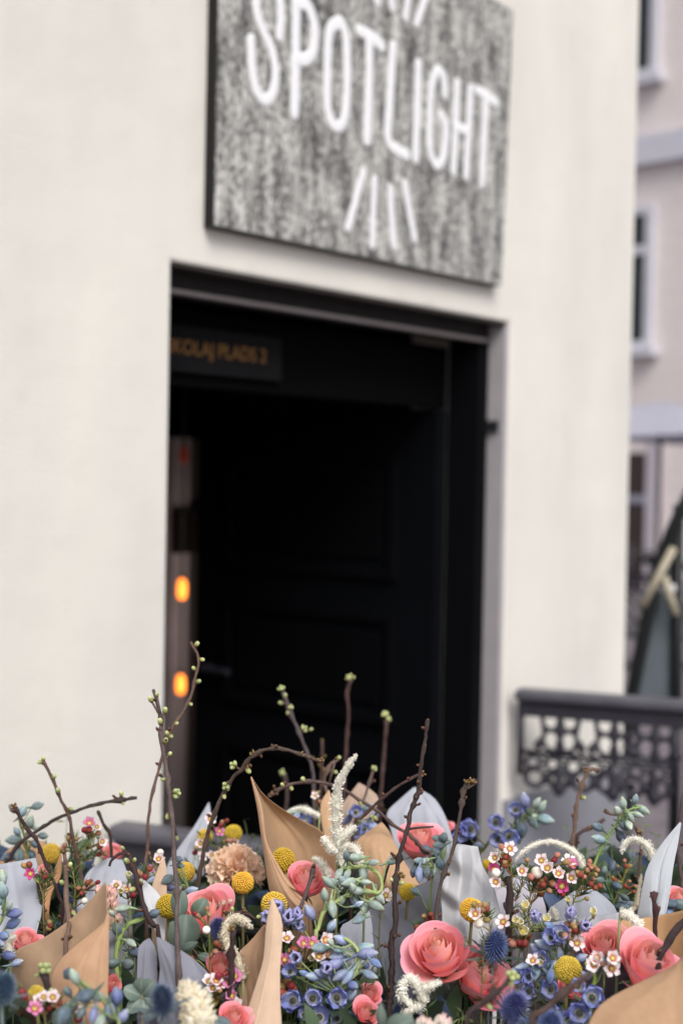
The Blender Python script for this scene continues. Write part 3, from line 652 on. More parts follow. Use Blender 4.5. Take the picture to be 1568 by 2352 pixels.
cG, cGB, cB, cV = lin((146,158,126)), lin((134,152,158)), lin((116,134,180)), lin((130,136,190))
BUDG = [bud_mesh('green_bud', cG, cGB, lin((176,190,160))), bud_mesh('green_bud', lin((120,146,120)), lin((112,138,160)), lin((170,186,176)), .0175, .0049), bud_mesh('green_bud', lin((150,170,130)), lin((142,160,160)), lin((190,200,180)), .016, .0041)]
BUDB = [bud_mesh('blue_bud', lin((130,150,150)), cB, lin((190,200,200))), bud_mesh('blue_bud', lin((120,135,160)), cV, lin((170,180,190)), .0195, .0053), bud_mesh('blue_bud', lin((110,130,150)), lin((92,110,172)), lin((140,156,176)), .0180, .0050)]
BUDD = [bud_mesh('dark_bud', lin((92,108,98)), lin((84,100,112)), lin((132,146,140)), .0175, .0054), bud_mesh('dark_bud', lin((88,104,96)), lin((72,88,112)), lin((118,132,136)), .0160, .0054)]

def petal_mesh(name, L, Wd, cup, ca, cb, cr=None, m=None, ruffle=0, nr=4, tip=.0, nu=6, nv=8):
    # petal from origin along +z, opening outwards along +x
    b = MB()
    def fn(u, v):
        a = (u-.5)*2; w_ = Wd*(.22*(1-v) + (v**.55)*math.sqrt(max(0, 1-v**5)))
        x = cup*(v**1.6)*L + .22*L*(a*a)*-1*(.5-.5*math.cos(math.pi*v))*(1 if cup > .0 else .3)
        z = L*v*(1-.10*a*a*v)
        x += ruffle*math.sin(nr*math.pi*u+v*2)*v*v
        return Vector((x, a*w_, z))
    b.grid(fn, nu, nv, lambda u, v: mix(mix(ca, cb, v), cr or cb, max(0, v-.75)*3 if cr else 0))
    return b.mesh(name, m or M_PETAL)
FLP = [petal_mesh('petal', .0120, .0075, .42, lin((214,218,226)), lin((124,136,206)), lin((166,172,226)), ruffle=.0006),
       petal_mesh('petal', .0120, .0080, .46, lin((170,178,214)), lin((106,118,198)), lin((160,162,224)), ruffle=.0008)]
FLPL = [petal_mesh('petal', .0155, .0068, .20, lin((180,190,215)), lin((168,172,220)), lin((185,180,225)), ruffle=.0005)]
def fl_core():
    b = MB(); b.lathe([(.0012, -.004, lin((150,165,130))), (.003, -.001, lin((150,165,150))), (.0034, .003, lin((225,225,205))), (.002, .0055, lin((60,60,50)))], 9)
    return b.mesh('floret', M_BUD)
FLC = fl_core()
WXP = {'white': petal_mesh('petal', .0058, .0036, .62, lin((246,222,226)), lin((252,246,246)), nu=5, nv=6),
       'pink': petal_mesh('petal', .0058, .0036, .62, lin((214,120,168)), lin((226,150,196)), nu=5, nv=6),
       'magenta': petal_mesh('petal', .0058, .0036, .62, lin((190,60,120)), lin((218,90,168)), nu=5, nv=6),
       'cream': petal_mesh('petal', .0062, .0036, .25, lin((230,222,180)), lin((248,243,226)), nu=5, nv=6)}
def wax_core():
    b = MB(); b.lathe([(.0010, -.006, lin((150,150,80))), (.0026, -.002, lin((170,120,80))), (.0033, .0008, lin((170,70,70))), (.0028, .0016, lin((196,120,80))), (.0018, .0008, lin((150,128,40))), (.0007, .0012, lin((205,195,120)))], 10)
    for k in range(10):
        a = k*.628; b.lathe([(.0001, 0), (.0005, .0004), (.0001, .0009)], 4, Matrix.Translation((.0031*math.cos(a), .0031*math.sin(a), .0013)), lin((150,50,45)))
    return b.mesh('flower', M_BUD)
WXC = wax_core()
def wax_core_green():
    b = MB(); b.lathe([(.0008, -.010, lin((140,150,60))), (.0022, -.004, lin((178,176,80))), (.0034, .0004, lin((196,190,110))), (.0026, .0008, lin((190,180,90))), (.0007, .0003, lin((170,150,60)))], 9)
    return b.mesh('flower', M_BUD)
WXG = wax_core_green()
def ball(name, ca, cb, r=1.0, squash=1.0):
    b = MB(); b.lathe([(r*max(.02, math.sin(math.pi*i/8)), -r*squash*math.cos(math.pi*i/8), mix(ca, cb, i/8)) for i in range(9)], 10)
    return b.mesh(name, M_BUD)
WXB = [ball('bud', lin((118,64,46)), lin((142,74,58)), .0030, 1.1), ball('bud', lin((150,104,78)), lin((176,124,104)), .0027, 1.15), ball('bud', lin((112,42,42)), lin((130,44,44)), .0028, 1.1), ball('bud', lin((130,122,66)), lin((168,132,92)), .0024, 1.3)]
WXW = ball('bud', lin((200,190,170)), lin((246,240,232)), .0042, 1.0)

def twig_bud(kind):
    b = MB(); br, g1, g2 = lin((112,78,62)), lin((150,158,98)), lin((186,194,140))
    def one(M, s):
        b.lathe([(.0012*s, -.0015*s, br), (.0024*s, .0005*s, br), (.0030*s, .0025*s, mix(br, g1, .8)), (.0031*s, .0045*s, g1), (.0022*s, .0066*s, g2), (.0006*s, .0076*s, g2)], 9, M)
    if kind == 0: one(Matrix(), 1)
    elif kind == 1:
        for k in range(4):
            a = k*1.7; one(orient((.0016*math.cos(a), .0016*math.sin(a), .001), (math.cos(a)*.7, math.sin(a)*.7, .8), .9, 0), 1)
        one(Matrix.Translation((0,0,.003)), .9)
    elif kind == 2:   # closed brown bud
        b.lathe([(.0014, -.001, br), (.0023, .0012, lin((72,42,40))), (.0020, .003, lin((86,58,46))), (.0005, .0052, lin((110,84,60)))], 8)
    else:             # cluster of closed brown buds
        for k in range(4):
            a = k*1.6; b.lathe([(.0010, -.001, br), (.0019, .0014, lin((92,66,46))), (.0014, .0034, lin((112,90,56))), (.0004, .0046, lin((140,124,78)))], 7, orient((.0018*math.cos(a), .0018*math.sin(a), 0), (math.cos(a)*.6, math.sin(a)*.6, .8), 1, 0))
    return b.mesh('bud', M_BUD)
TB = [twig_bud(k) for k in range(4)]

def base_of(p): return Vector((p.x, p.y + .05, .80 if p.y < 1.6 else .84))
def nearest(path, q):
    best = min(range(len(path)), key=lambda i: (path[i]-q).length); return best, path[best]
def toward(p): return (CO - p).normalized()

# ------------------------------------------------------------------ budding twigs
def twig(fr, pts, d, label, buds=(), r0=.0030, r1=.0016, col=(98,70,66), auto=5, side=()):
    r0 *= .80; r1 *= .82; col = tuple(c*k_ for c, k_ in zip(col, (.66, .66, .62)))
    d0, d1 = d if hasattr(d, '__len__') else (d, d)
    n = len(pts)
    w = [P(fr(*p), d0 + (d1-d0)*i/(n-1)) for i, p in enumerate(pts)]        # root first, tip last
    root = base_of(w[0])
    path = [p + Vector((U1(-1,1), U1(-1,1), U1(-1,1)))*.0005 for p in smooth([root, root.lerp(w[0], .6)] + w, 14 + 7*n)]
    m = len(path)
    rad = [r0 + (r1-r0)*i/(m-1) for i in range(m)]
    t = thing('budding_twig', label, 'twig', root, 'budding twigs in the bouquets')
    rad = [q*U1(.9, 1.1)*(1.28 if i % 6 == 3 else 1) for i, q in enumerate(rad)]
    bl = []
    for bd in buds:
        k = bd[2]; q = P(fr(bd[0], bd[1]), d0 + (d1-d0)*.7); i, s_ = nearest(path, q)
        dep = (s_-CO).dot(CR @ Vector((0,0,-1))); q = P(fr(bd[0], bd[1]), dep - .001)
        rad[i] *= 1.35; bl.append((s_, q, k, i))
    for _ in range(auto):
        i = random.randint(int(m*.35), m-2); s_ = path[i]; ax = Vector((U1(-1,1), U1(-1,.2), U1(0,.6))).normalized()
        rad[i] *= 1.3; bl.append((s_, s_ + ax*rad[i]*2.4, 2, i))
    cA, cB_ = lin(col), lin(tuple(min(255, c+18) for c in col))
    b = MB(); b.tube(path, rad, 8, [mix(cA, cB_, random.random()) for _ in range(m)])
    for s2 in side:
        sp = smooth([P(fr(*p), d1) for p in s2], 10); b.tube(sp, [r1*(1-.4*i/9) for i in range(10)], 6, cB_)
    part('branch', b.mesh('branch', M_BARK), t)
    for s_, q, k, i in bl:
        ax = q - s_
        if ax.length < .0008: ax = Vector((0, -.3, 1))
        ax = (ax.normalized() + Vector((0, -.15, .25))).normalized()
        sc = U1(.68, 1.0); st = q - ax*.0030
        if k in (0, 1): st = s_ + (q-s_)*max(0, 1 - .0040/max(1e-4, (q-s_).length))
        part('bud', TB[k], t, orient(st, ax, sc))
        if (st-s_).length > .003:
            bb = MB(); bb.tube([s_, st], [.0016, .0013], 6, cB_); part('bud_stalk', bb.mesh('bud_stalk', M_BARK), t)
DKT, LTT, PUR = (84,58,58), (150,118,108), (112,90,96)
twig(A, [(415,1140),(405,1060),(340,890),(290,780),(240,650),(165,560),(95,430)], 1.60, 'dark burgundy twig with closed buds leaning over the smooth grey tissue', [(90,425,3),(165,575,2),(250,635,2),(255,745,2),(330,830,2)], .0030, .0022, (78,46,52))
twig(A, [(550,950),(545,930),(510,760),(480,620),(455,490),(410,400),(375,310),(315,180),(285,140)], 1.68, 'slim reddish twig with pale green buds standing before the cream wall', [(268,145,0),(292,112,0),(365,235,0),(385,335,0),(475,455,0),(535,775,0)], .0036, .0022, (118,84,76))
twig(A, [(40,830),(60,790),(120,690),(240,600),(370,520),(500,465),(620,425),(780,395),(905,375)], 1.72, 'dark twig arching sideways in front of the cream wall', [(803,345,0),(815,418,0),(760,385,2)], .0038, .0024, (74,58,60))
twig(A, [(740,760),(735,715),(730,620),(690,560),(650,468)], 1.75, 'short dark twig beside the pink and white waxflower', [(650,468,2),(735,605,2)], .0032, .0022, (82,60,58), 2)
twig(UU, [(335,1985),(338,1960),(345,1850),(372,1740),(392,1680),(430,1620),(452,1545),(456,1510),(438,1474)], 1.70, 'tall light brown twig reaching highest before the doorway edge', [(454,1479,0),(466,1517,0),(443,1534,0),(458,1566,0),(440,1620,0),(411,1654,2),(408,1662,0),(383,1683,0),(392,1692,0)], .0034, .0016, (142,110,102))
twig(UU, [(410,2240),(408,2180),(405,2110),(407,2040),(400,1980),(398,1900),(392,1850),(384,1778),(372,1700),(368,1640),(352,1585)], (1.37,1.56), 'tall grey purple twig rising past the yellow ball flower', [(360,1592,0),(345,1605,0),(380,1630,0),(368,1655,0),(382,1700,0),(393,1730,0),(376,1791,0),(406,1824,1),(386,1876,0),(407,1928,0)], .0042, .0022, (120,98,102), 7)
twig(A, [(1055,1310),(1010,1220),(960,1120),(930,1000),(890,860),(850,750)], (1.44,1.50), 'dark crimson twig crossing the white tissue fold', [(805,705,0),(835,795,0),(895,780,0),(937,930,0),(876,990,0),(850,745,2)], .0042, .0026, (76,46,54), 8, [[(850,750),(800,745),(740,790),(725,830)]])
twig(UU, [(447,2090),(458,2014),(478,1913),(500,1851),(530,1793),(553,1770),(577,1738),(610,1722),(640,1719),(690,1732),(735,1748)], (1.64,1.60), 'long brown twig arching over with opening green buds', [(534,1758,1),(519,1808,1),(515,1831,0),(577,1727,3),(600,1738,2),(573,1763,3),(570,1772,0),(624,1710,2),(698,1730,3),(737,1743,3),(655,1722,2)], .0044, .0022, (104,82,76), 4)
twig(A, [(302,1290),(285,1180),(270,1030),(245,890)], 1.54, 'straight purple grey twig with a cut tip by the magenta waxflower', [(250,885,2)], .0032, .0030, (104,82,92), 5)
twig(A, [(435,1400),(450,1290),(458,1180),(440,1040),(440,900),(425,740)], (1.395,1.5), 'light brown knotted twig in front of the large kraft cone', [(470,815,0),(440,1025,0),(405,935,0),(487,1145,0),(415,1290,0),(420,720,3)], .0036, .0024, (146,112,104), 3)
twig(A, [(325,1840),(320,1650),(290,1530)], 1.27, 'stubby twig with green buds beside the yellow button flower', [(300,1508,1),(243,1560,0),(340,1655,0)], .0036, .0032, (72,54,58), 2)
twig(A, [(1440,1890),(1500,1720),(1535,1550),(1530,1400),(1540,1255)], 1.37, 'dark upright twig in front of the white fuzzy loop', [(1530,1235,3),(1500,1420,2),(1550,1400,2)], .0036, .0028, (76,50,56), 4)
twig(B, [(-20,1770),(0,1750),(130,1670),(250,1560),(370,1430),(500,1250),(600,1130),(660,990),(703,820)], (1.40,1.48), 'long thin twig slanting behind the pale kraft spear', [(705,820,2),(712,895,2),(590,1130,2)], .0034, .0022, (98,78,88), 8)
twig(B, [(1195,1880),(1205,1700),(1220,1500),(1215,1350),(1245,1200),(1235,1050),(1240,950),(1265,780),(1310,620),(1330,540),(1345,460),(1390,340),(1410,180),(1440,-10),(1455,-140)], (1.45,1.52), 'tall speckled dark twig rising in front of the dark grey tissue', [(1440,30,2),(1385,160,2),(1412,320,2),(1455,-140,2),(1280,880,3),(1300,885,3),(1215,770,3),(1213,920,0),(1285,945,0)], .0056, .0020, (70,50,52), 16, [[(1325,585),(1400,575),(1495,568)], [(1160,950),(1200,820),(1240,770)]])
twig(B, [(1470,770),(1440,730),(1330,620),(1230,560),(1130,470),(1000,390),(900,325),(760,275),(620,275),(500,310),(400,370)], 1.72, 'thin brown twig lying across the kraft tips behind the fuzzy spike', [(415,350,3),(490,290,0),(630,255,0),(555,320,0),(1100,515,1),(1010,420,0),(1230,560,2),(850,110,2)], .0030, .0022, (116,92,92), 6)
twig(B, [(960,580),(1000,525),(1080,450),(1170,370),(1260,300),(1340,255),(1420,215)], 1.66, 'short dark twig crossing in front of the broad tissue peak', [(1425,215,3),(1160,350,2),(1070,460,2)], .0024, .0020, (92,64,66), 4)
twig(UU, [(722,1900),(720,1800),(716,1760),(690,1690),(668,1640),(650,1590)], 1.98, 'greyish twig with bright green buds against the dark doorway', [(645,1580,1),(655,1598,0),(644,1616,0),(668,1622,1),(662,1637,0),(700,1674,1),(716,1676,0)], .0036, .0026, (112,96,108), 3)
twig(UU, [(790,1800),(795,1720),(800,1640),(797,1590),(806,1560)], 2.2, 'blurred red brown twig with a green tip deep behind the bouquets', [(800,1556,1),(814,1556,0)], .0040, .0030, (98,62,64), 3)
twig(UU, [(872,1860),(878,1780),(884,1700),(888,1655)], 2.2, 'blurred red brown twig with double tip deep behind the bouquets', [(883,1640,1),(893,1650,1)], .0042, .0032, (100,66,68), 3)
twig(UU, [(655,1880),(660,1820),(652,1775)], 2.25, 'short blurred stub twig left of the fuzzy spike', [(650,1775,1)], .0042, .0034, (94,70,74), 1)
twig(UU, [(735,1870),(738,1780),(740,1700)], 2.1, 'small brown twig with clustered closed buds behind the arching twig', [(738,1700,3),(732,1760,3),(745,1740,3)], .0030, .0024, (90,62,58), 3)
twig(UU, [(752,1850),(745,1790),(760,1755),(775,1745)], 1.9, 'pinkish twig hooked beside the white fuzzy spike', [(778,1742,0),(742,1770,3),(770,1775,0)], .0030, .0022, (150,122,120), 3)
twig(UU, [(820,1880),(838,1830),(850,1790),(858,1768)], 1.95, 'small green tipped twig behind the dusky kraft tip', [(860,1765,1)], .0026, .0020, (120,96,96), 1)
twig(C, [(-75,1440),(-68,1230),(-55,1050),(-15,890),(40,740),(78,570),(105,400),(130,280),(205,265)], (1.46,1.60), 'dark gnarled twig with a hooked tip by the broad tissue peak', [(140,262,3),(180,258,3),(205,272,2),(135,370,2),(95,410,2)], .0038, .0019, (84,66,62), 5)
twig(C, [(835,700),(850,570),(860,430),(890,330),(930,210),(975,185),(1005,200)], 1.78, 'light brown twig standing in front of the scrolled railing', [(1000,190,2),(915,185,3),(885,305,3),(908,382,0),(835,490,2),(862,435,2)], .0036, .0026, (160,128,116), 4)
twig(C, [(860,655),(940,590),(1050,520)], 1.80, 'short dark slanting twig below the scrolled railing', [(935,580,3)], .0034, .0028, (100,72,74), 2)
twig(C, [(1290,650),(1270,600),(1230,540),(1180,490),(1100,485),(1055,465)], 1.72, 'thin bent twig crossing the green delphinium tip', [(1052,465,3),(1165,480,3),(1275,590,3),(1280,610,3)], .0026, .0022, (150,120,112), 4)
twig(C, [(1560,1000),(1540,820),(1530,650),(1550,480),(1570,340)], 1.62, 'purple twig at the edge of the pale grey tissue spear', [], .0034, .0026, (112,88,98), 5)
twig(C, [(415,1240),(420,1100),(420,960),(405,900)], 1.5, 'short dark twig among the white waxflowers', [(395,1080,2)], .0044, .0040, (64,44,48), 5, [[(420,1140),(395,1100),(388,1070)]])
twig(C, [(1385,1200),(1390,1120),(1370,1050),(1378,1005)], 1.42, 'forked crimson twig standing before the pale tissue spear', [(1378,998,2),(1352,1030,2),(1408,1105,2)], .0034, .0028, (82,46,54), 2, [[(1385,1130),(1400,1110),(1410,1100)]])
twig(C, [(1400,1500),(1440,1390),(1500,1280),(1570,1200),(1620,1150)], 1.36, 'knobbly dark twig slanting over the broad kraft wall', [(1480,1300,2),(1530,1250,2)], .0042, .0040, (66,44,50), 9)
twig(C, [(570,1870),(640,1790),(760,1680),(880,1590),(960,1540)], 1.17, 'blurred brown twig crossing under the yellow ball flower', [], .0038, .0030, (98,70,68), 6)
twig(C, [(130,1900),(240,1740),(360,1640),(430,1580)], 1.18, 'dark blurred twig with a green bud below the big coral rose', [(445,1550,1),(430,1610,0),(290,1770,0)], .0034, .0022, (72,50,54), 2)
twig(B, [(360,1230),(330,1190),(250,1140),(150,1140),(120,1145)], 1.47, 'small arching bud twig above the white fuzzy loop', [(165,1105,0),(250,1110,3),(345,1165,0),(125,1145,3)], .0022, .0018, (98,66,58), 4)

# ------------------------------------------------------------------ yellow ball flowers
def craspedia_mesh(ca, cb, seed):
    random.seed(seed); b = MB(); N = 330; off = Vector((seed, 0, 0))
    b.lathe([(max(.02, math.sin(math.pi*i/14))*.93, -.93*math.cos(math.pi*i/14)) for i in range(15)], 20, col=lin((160,124,30)))
    for i in range(N):
        z = 1-2*(i+.5)/N; a = i*2.39996 + U1(-.05,.05); r_ = math.sqrt(1-z*z); n_ = Vector((r_*math.cos(a), r_*math.sin(a), z + U1(-.02,.02))).normalized()
        lump = 1 + .05*mnoise.noise(n_*1.7+off); pt = mnoise.noise(n_*2.2+off*2)
        c = mix(mix(ca, cb, .5+.5*pt), lin((168,126,26)), .35*random.random())
        M = orient(n_*.91*lump, n_, U1(.85, 1.15), a); s_ = .088
        b.lathe([(s_, 0, mix(c, lin((130,98,18)), .4)), (s_*.95, .055, c), (s_*.5, .115, mix(c, lin((250,228,120)), .35))], 6, M)
    return b.mesh('flower_ball', M_BUD)
CRM = [craspedia_mesh(lin((226,186,52)), lin((206,158,34)), 1), craspedia_mesh(lin((214,186,66)), lin((190,166,58)), 2), craspedia_mesh(lin((220,170,36)), lin((226,190,60)), 3), craspedia_mesh(lin((196,176,72)), lin((214,178,50)), 4)]
def craspedia(U, rU, d, label, squash=1.0, ax=None):
    p = P(U, d); r = rU*1.4694/F_PX*d; root = base_of(p) + Vector((U1(-.01,.01), 0, 0))
    t = thing('ball_flower', label, 'flower', root, 'yellow ball flowers')
    o = part('flower_ball', random.choice(CRM), t, orient(p, ax or (U1(-.4,.4), U1(-.8,-.1), 1), (r*U1(.95,1.03), r, r*squash*U1(.90,1.02))))
    b = MB(); b.tube(smooth([root, root.lerp(p, .6)+Vector((0,.01,0)), p-Vector((0,0,r*.9))], 10), .0017, 6, lin((128,120,80))); part('stem', b.mesh('stem', M_LEAF), t)
craspedia(A(340,745), 23, 1.76, 'yellow ball flower behind the dark burgundy twig')
craspedia(A(1225,868), 23, 1.66, 'yellow ball flower partly behind the tall grey purple twig')
craspedia(A(1115,1095), 28, 1.50, 'yellow ball flower against the bright white tissue fold')
craspedia(A(1355,635), 19, 1.95, 'deep yellow ball flower above the peach carnation beside the arching twig')
craspedia(B(170,612), 20.5, 1.92, 'round yellow ball flower above the peach carnation')
craspedia(A(1392,1715), 19, 1.39, 'small yellow ball flower below the pink and white waxflowers')
craspedia(A(245,1665), 19, 1.32, 'flattened yellow button flower below the large kraft cone', .7)
craspedia(B(497,795), 27, 1.63, 'oval yellow ball flower inside the tall kraft peak', 1.25, (.25, -.3, 1))
craspedia(B(235,940), 26, 1.60, 'golden ball flower in front of the peach carnation')
craspedia(B(440,1085), 30, 1.52, 'yellow ball flower above the pale kraft spear')
craspedia(B(1322,1000), 20, 1.62, 'yellow ball flower peeping over the dark grey tissue edge')
craspedia(C(170,1120), 28, 1.48, 'greenish yellow ball flower with a waxflower before it')
craspedia(C(805,1515), 31, 1.36, 'bright yellow ball flower between the blue thistle and the paired roses')
craspedia(C(275,818), 12, 1.75, 'small yellow ball flower behind the crumpled tissue tube')

# ------------------------------------------------------------------ roses
CO1, CO2, PK1, PK2 = lin((255,178,138)), lin((255,184,162)), lin((254,164,172)), lin((244,132,166))
def rose_meshes(n, openness, seed):
    random.seed(seed); out = []
    for k in range(n):
        f = k/(n-1); r = .08 + .80*f**.9; h = 1.75 - .40*f*f
        half = R(62 + 18*(1-f)); ang = k*2.39996 + U1(-.2,.2)
        topf = .62 + (.55 + openness*.55)*f**1.6; roll_ = max(0, f-.45)*1.3*openness; wav = U1(0, 6)
        tilt = U1(-.06,.06)*f; pt_ = U1(0, 1)
        def fn(u, v):
            a = (u-.5)*2
            vv = v*(1 - .30*abs(a)**2.4*(.6+.4*f))
            prof = math.sin(min(1, vv*1.15)*math.pi*.5)
            rad = r*(.25 + .75*prof)*(1 + (topf-1)*vv**2.2)
            z = h*vv - .15
            if vv > .72: rad += roll_*(vv-.72)**1.2*1.1; z -= roll_*(vv-.72)**1.6*2.2
            rad *= 1 + .03*math.sin(3*a+wav)*f*vv
            z += .03*f*math.sin(2.4*a+wav)*vv - .05*f*abs(a)*vv
            an = ang + a*half + .35*(1-f)*v
            return Vector((rad*math.cos(an)+tilt, rad*math.sin(an), z))
        c0 = mix(lin((255,150,108)), lin((246,128,126)), f); c1 = mix(lin((255,200,168)), lin((255,184,188)), f); ce = mix(lin((255,188,172)), lin((240,138,170)), min(1, f*1.2)); pale = lin((255,214,214))  # base coral deepened for depth, pale edge painted as a highlight
        def cf(u, v, c0=c0, c1=c1, ce=ce, f=f, wav=wav):
            c = mix(c0, c1, min(1, v*1.25)); e_ = max(0, (v-.72)/.28) + .6*abs(2*u-1)**3*f
            c = mix(c, ce, min(1, e_*.9)*(.75+.25*math.sin(4*u+wav)))
            return mix(c, pale, .55 if v > .94 else 0)
        b = MB(); b.grid(fn, 12, 14, cf)
        out.append(b.mesh('petal', M_ROSE))
    random.seed(99+seed); return out
ROSE = [rose_meshes(20, .28, 3), rose_meshes(22, .42, 5), rose_meshes(16, .12, 8)]
def rose(U, rU, d, axis, label, var=0, roll=0.0, extra=(), cat='rose'):
    p = P(U, d); r = rU*1.4694/F_PX*d; root = base_of(p)
    t = thing('rose', label, 'rose', root, 'coral pink roses')
    M = orient(p - Vector(axis).normalized()*r*.45, axis, r, roll)
    for m in ROSE[var]: part('petal', m, t, M)
    for e in extra: part('petal', e, t, M)
    b = MB(); q = M @ Vector((0,0,-.15)); b.tube(smooth([root, root.lerp(q, .6), q], 9), .0026, 7, lin((74,96,58)))
    part('stem', b.mesh('stem', M_LEAF), t)
    for k in range(5):
        a = k*1.257; b = MB()
        b.grid(lambda u, v: M @ Vector(((.12+.55*v)*math.cos(a+(u-.5)*.5*(1-v)), (.12+.55*v)*math.sin(a+(u-.5)*.5*(1-v)), -.14 - .25*v*v)), 3, 5, lin((84,110,66)))
        part('sepal', b.mesh('sepal', M_LEAF), t)
def big_petal(ang, half, r0, h, flare, c1, c2, drop=.0, seed=0):
    b = MB()
    def fn(u, v):
        a = (u-.5)*2; vv = v*(1-.22*abs(a)**2.6)
        rad = r0*(.3+.7*math.sin(min(1, vv*1.3)*math.pi*.5)) + flare*vv**2
        z = -.15 + h*vv - drop*vv**2.4 + .05*math.sin(3*a+seed)*vv
        an = ang + a*half
        return Vector((rad*math.cos(an), rad*math.sin(an), z))
    b.grid(fn, 12, 12, lambda u, v: mix(c1, c2, min(1, v*.9+.3*abs(2*u-1)**3)))
    return b.mesh('petal', M_ROSE)
# the big rose: tight head with guard petals, and a second bloom leaning out beside it
ex = [big_petal(-2.6, .8, .95, 1.25, .45, lin((254,192,180)), lin((246,172,192)), .25, 4), big_petal(-1.3, .85, .98, 1.1, .30, lin((252,182,174)), PK1, .15, 3), big_petal(2.6, .7, .98, 1.3, .40, lin((254,192,182)), lin((246,172,194)), .3, 7)]
rose(C(-40,1455), 66, 1.455, (-.16,-.50,.86), 'largest coral rose with a tight spiral centre before the dark grey tissue', 0, 0, ex)
ex = [big_petal(.3, .8, .95, 1.25, .7, lin((254,194,172)), lin((240,152,180)), .3, 1), big_petal(-.9, .8, 1.0, 1.1, .45, lin((252,182,174)), PK2, .2, 2), big_petal(1.5, .7, 1.0, 1.2, .5, lin((252,186,176)), PK2, .3, 6)]
rose(C(190,1585), 62, 1.475, (.48,-.50,.72), 'pink edged rose leaning out beside the largest coral rose', 2, .4, ex)
rose(C(1045,1400), 52, 1.45, (-.1,-.55,.8), 'coral rose standing behind the dark grey tissue hem', 1, 1.0)
rose(C(1310,1530), 68, 1.38, (.28,-.50,.8), 'coral rose resting on the kraft front wrap', 1, 2.0, [big_petal(2.6, .8, .95, .9, .3, lin((254,186,178)), PK1, .1, 4)])
rose(B(655,960), 46, 1.58, (.1,-.45,.9), 'coral rose inside the curled kraft edge', 1, .4)
rose(A(745,775), 26, 1.80, (0,-.4,.9), 'half hidden coral rose above the grey tissue by the wall', 0)
rose(A(165,1360), 34, 1.50, (.1,-.4,.9), 'pale coral rose half hidden behind the large kraft cone', 1)
rose(A(738,1620), 22, 1.42, (.5,-.6,.5), 'red coral rose squeezed beside the large kraft cone', 2)
rose(A(1380,1180), 58, 1.56, (-.2,-.5,.85), 'wide coral rose behind the eucalyptus leaves', 1, .9)
rose(A(1455,1525), 35, 1.45, (.1,-.55,.8), 'coral rose below the white fuzzy loop', 1, .3)
rose(A(1540,1860), 36, 1.34, (.1,-.5,.8), 'soft pink rose at the foot of the shaded kraft sheet', 1, .2)
rose(B(1390,705), 48, 1.78, (.05,-.4,.9), 'coral rose before the broad grey tissue peak', 1, .7)
rose(B(1065,1690), 26, 1.44, (.3,-.6,.7), 'ragged coral rose behind the blue delphinium cups', 1, 1.2)
rose(B(1035,1815), 30, 1.40, (.3,-.6,.7), 'deep pink rose low beside the dark speckled twig', 1, 2.2)
rose(C(385,1110), 28, 1.62, (.2,-.5,.8), 'coral rose partly behind the crumpled tissue tube', 0, .5)
rose(C(1525,1070), 30, 1.60, (0,-.45,.9), 'coral rose beyond the pale grey tissue spear', 1, .1)
rose(C(820,1640), 34, 1.42, (.1,-.6,.7), 'shaded coral rose under the bright yellow ball flower', 2, .1)
rose(UU(1020,1905), 18, 1.98, (0,-.4,.9), 'pale pink rose behind the hooked dark twig', 1, .3)
rose(A(300,870), 16, 1.72, (0,-.4,.9), 'small coral rose beside the narrow orange kraft strip', 2, .3)

# ------------------------------------------------------------------ peach carnation
def carnation(U, rU, d, label):
    p = P(U, d); r = rU*1.4694/F_PX*d; root = base_of(p)
    t = thing('carnation', label, 'carnation', root)
    for k in range(64):
        f = (k+.5)/64; th = 1.75*f**.62; ph = k*2.39996
        n_ = Vector((math.sin(th)*math.cos(ph), math.sin(th)*math.sin(ph), math.cos(th)))
        n_ = (n_ + Vector((0,-.25,.1))).normalized()
        b = MB(); sd_ = U1(0, 9); wd = .36*U1(.8, 1.2); ln = U1(.85, 1.08)
        def fn(u, v):
            a = (u-.5)*2; w_ = wd*(.15+.95*v**1.3)
            x = .11*v*v*math.sin(5*a+sd_) + .05*v**3*math.sin(13*a+sd_) + .12*v**3*(1 if k % 2 else -1)
            z = .25 + .75*ln*v - .08*a*a*v + .04*v**4*math.sin(17*a+sd_)
            return Vector((x, a*w_, z))
        c0, c1 = lin((252,206,170)), mix(lin((255,234,214)), lin((254,222,196)), random.random())
        b.grid(fn, 14, 7, lambda u, v: mix(c0, c1, min(1, v*1.25)))
        part('petal', b.mesh('petal', M_PETAL), t, orient(p, n_, r, U1(0, 6.28)))
    b = MB(); b.tube(smooth([root, root.lerp(p, .5), p], 8), .0024, 7, lin((110,130,96))); part('stem', b.mesh('stem', M_LEAF), t)
carnation(B(185,885), 66, 1.72, 'ruffled peach carnation beside the curled kraft edge')

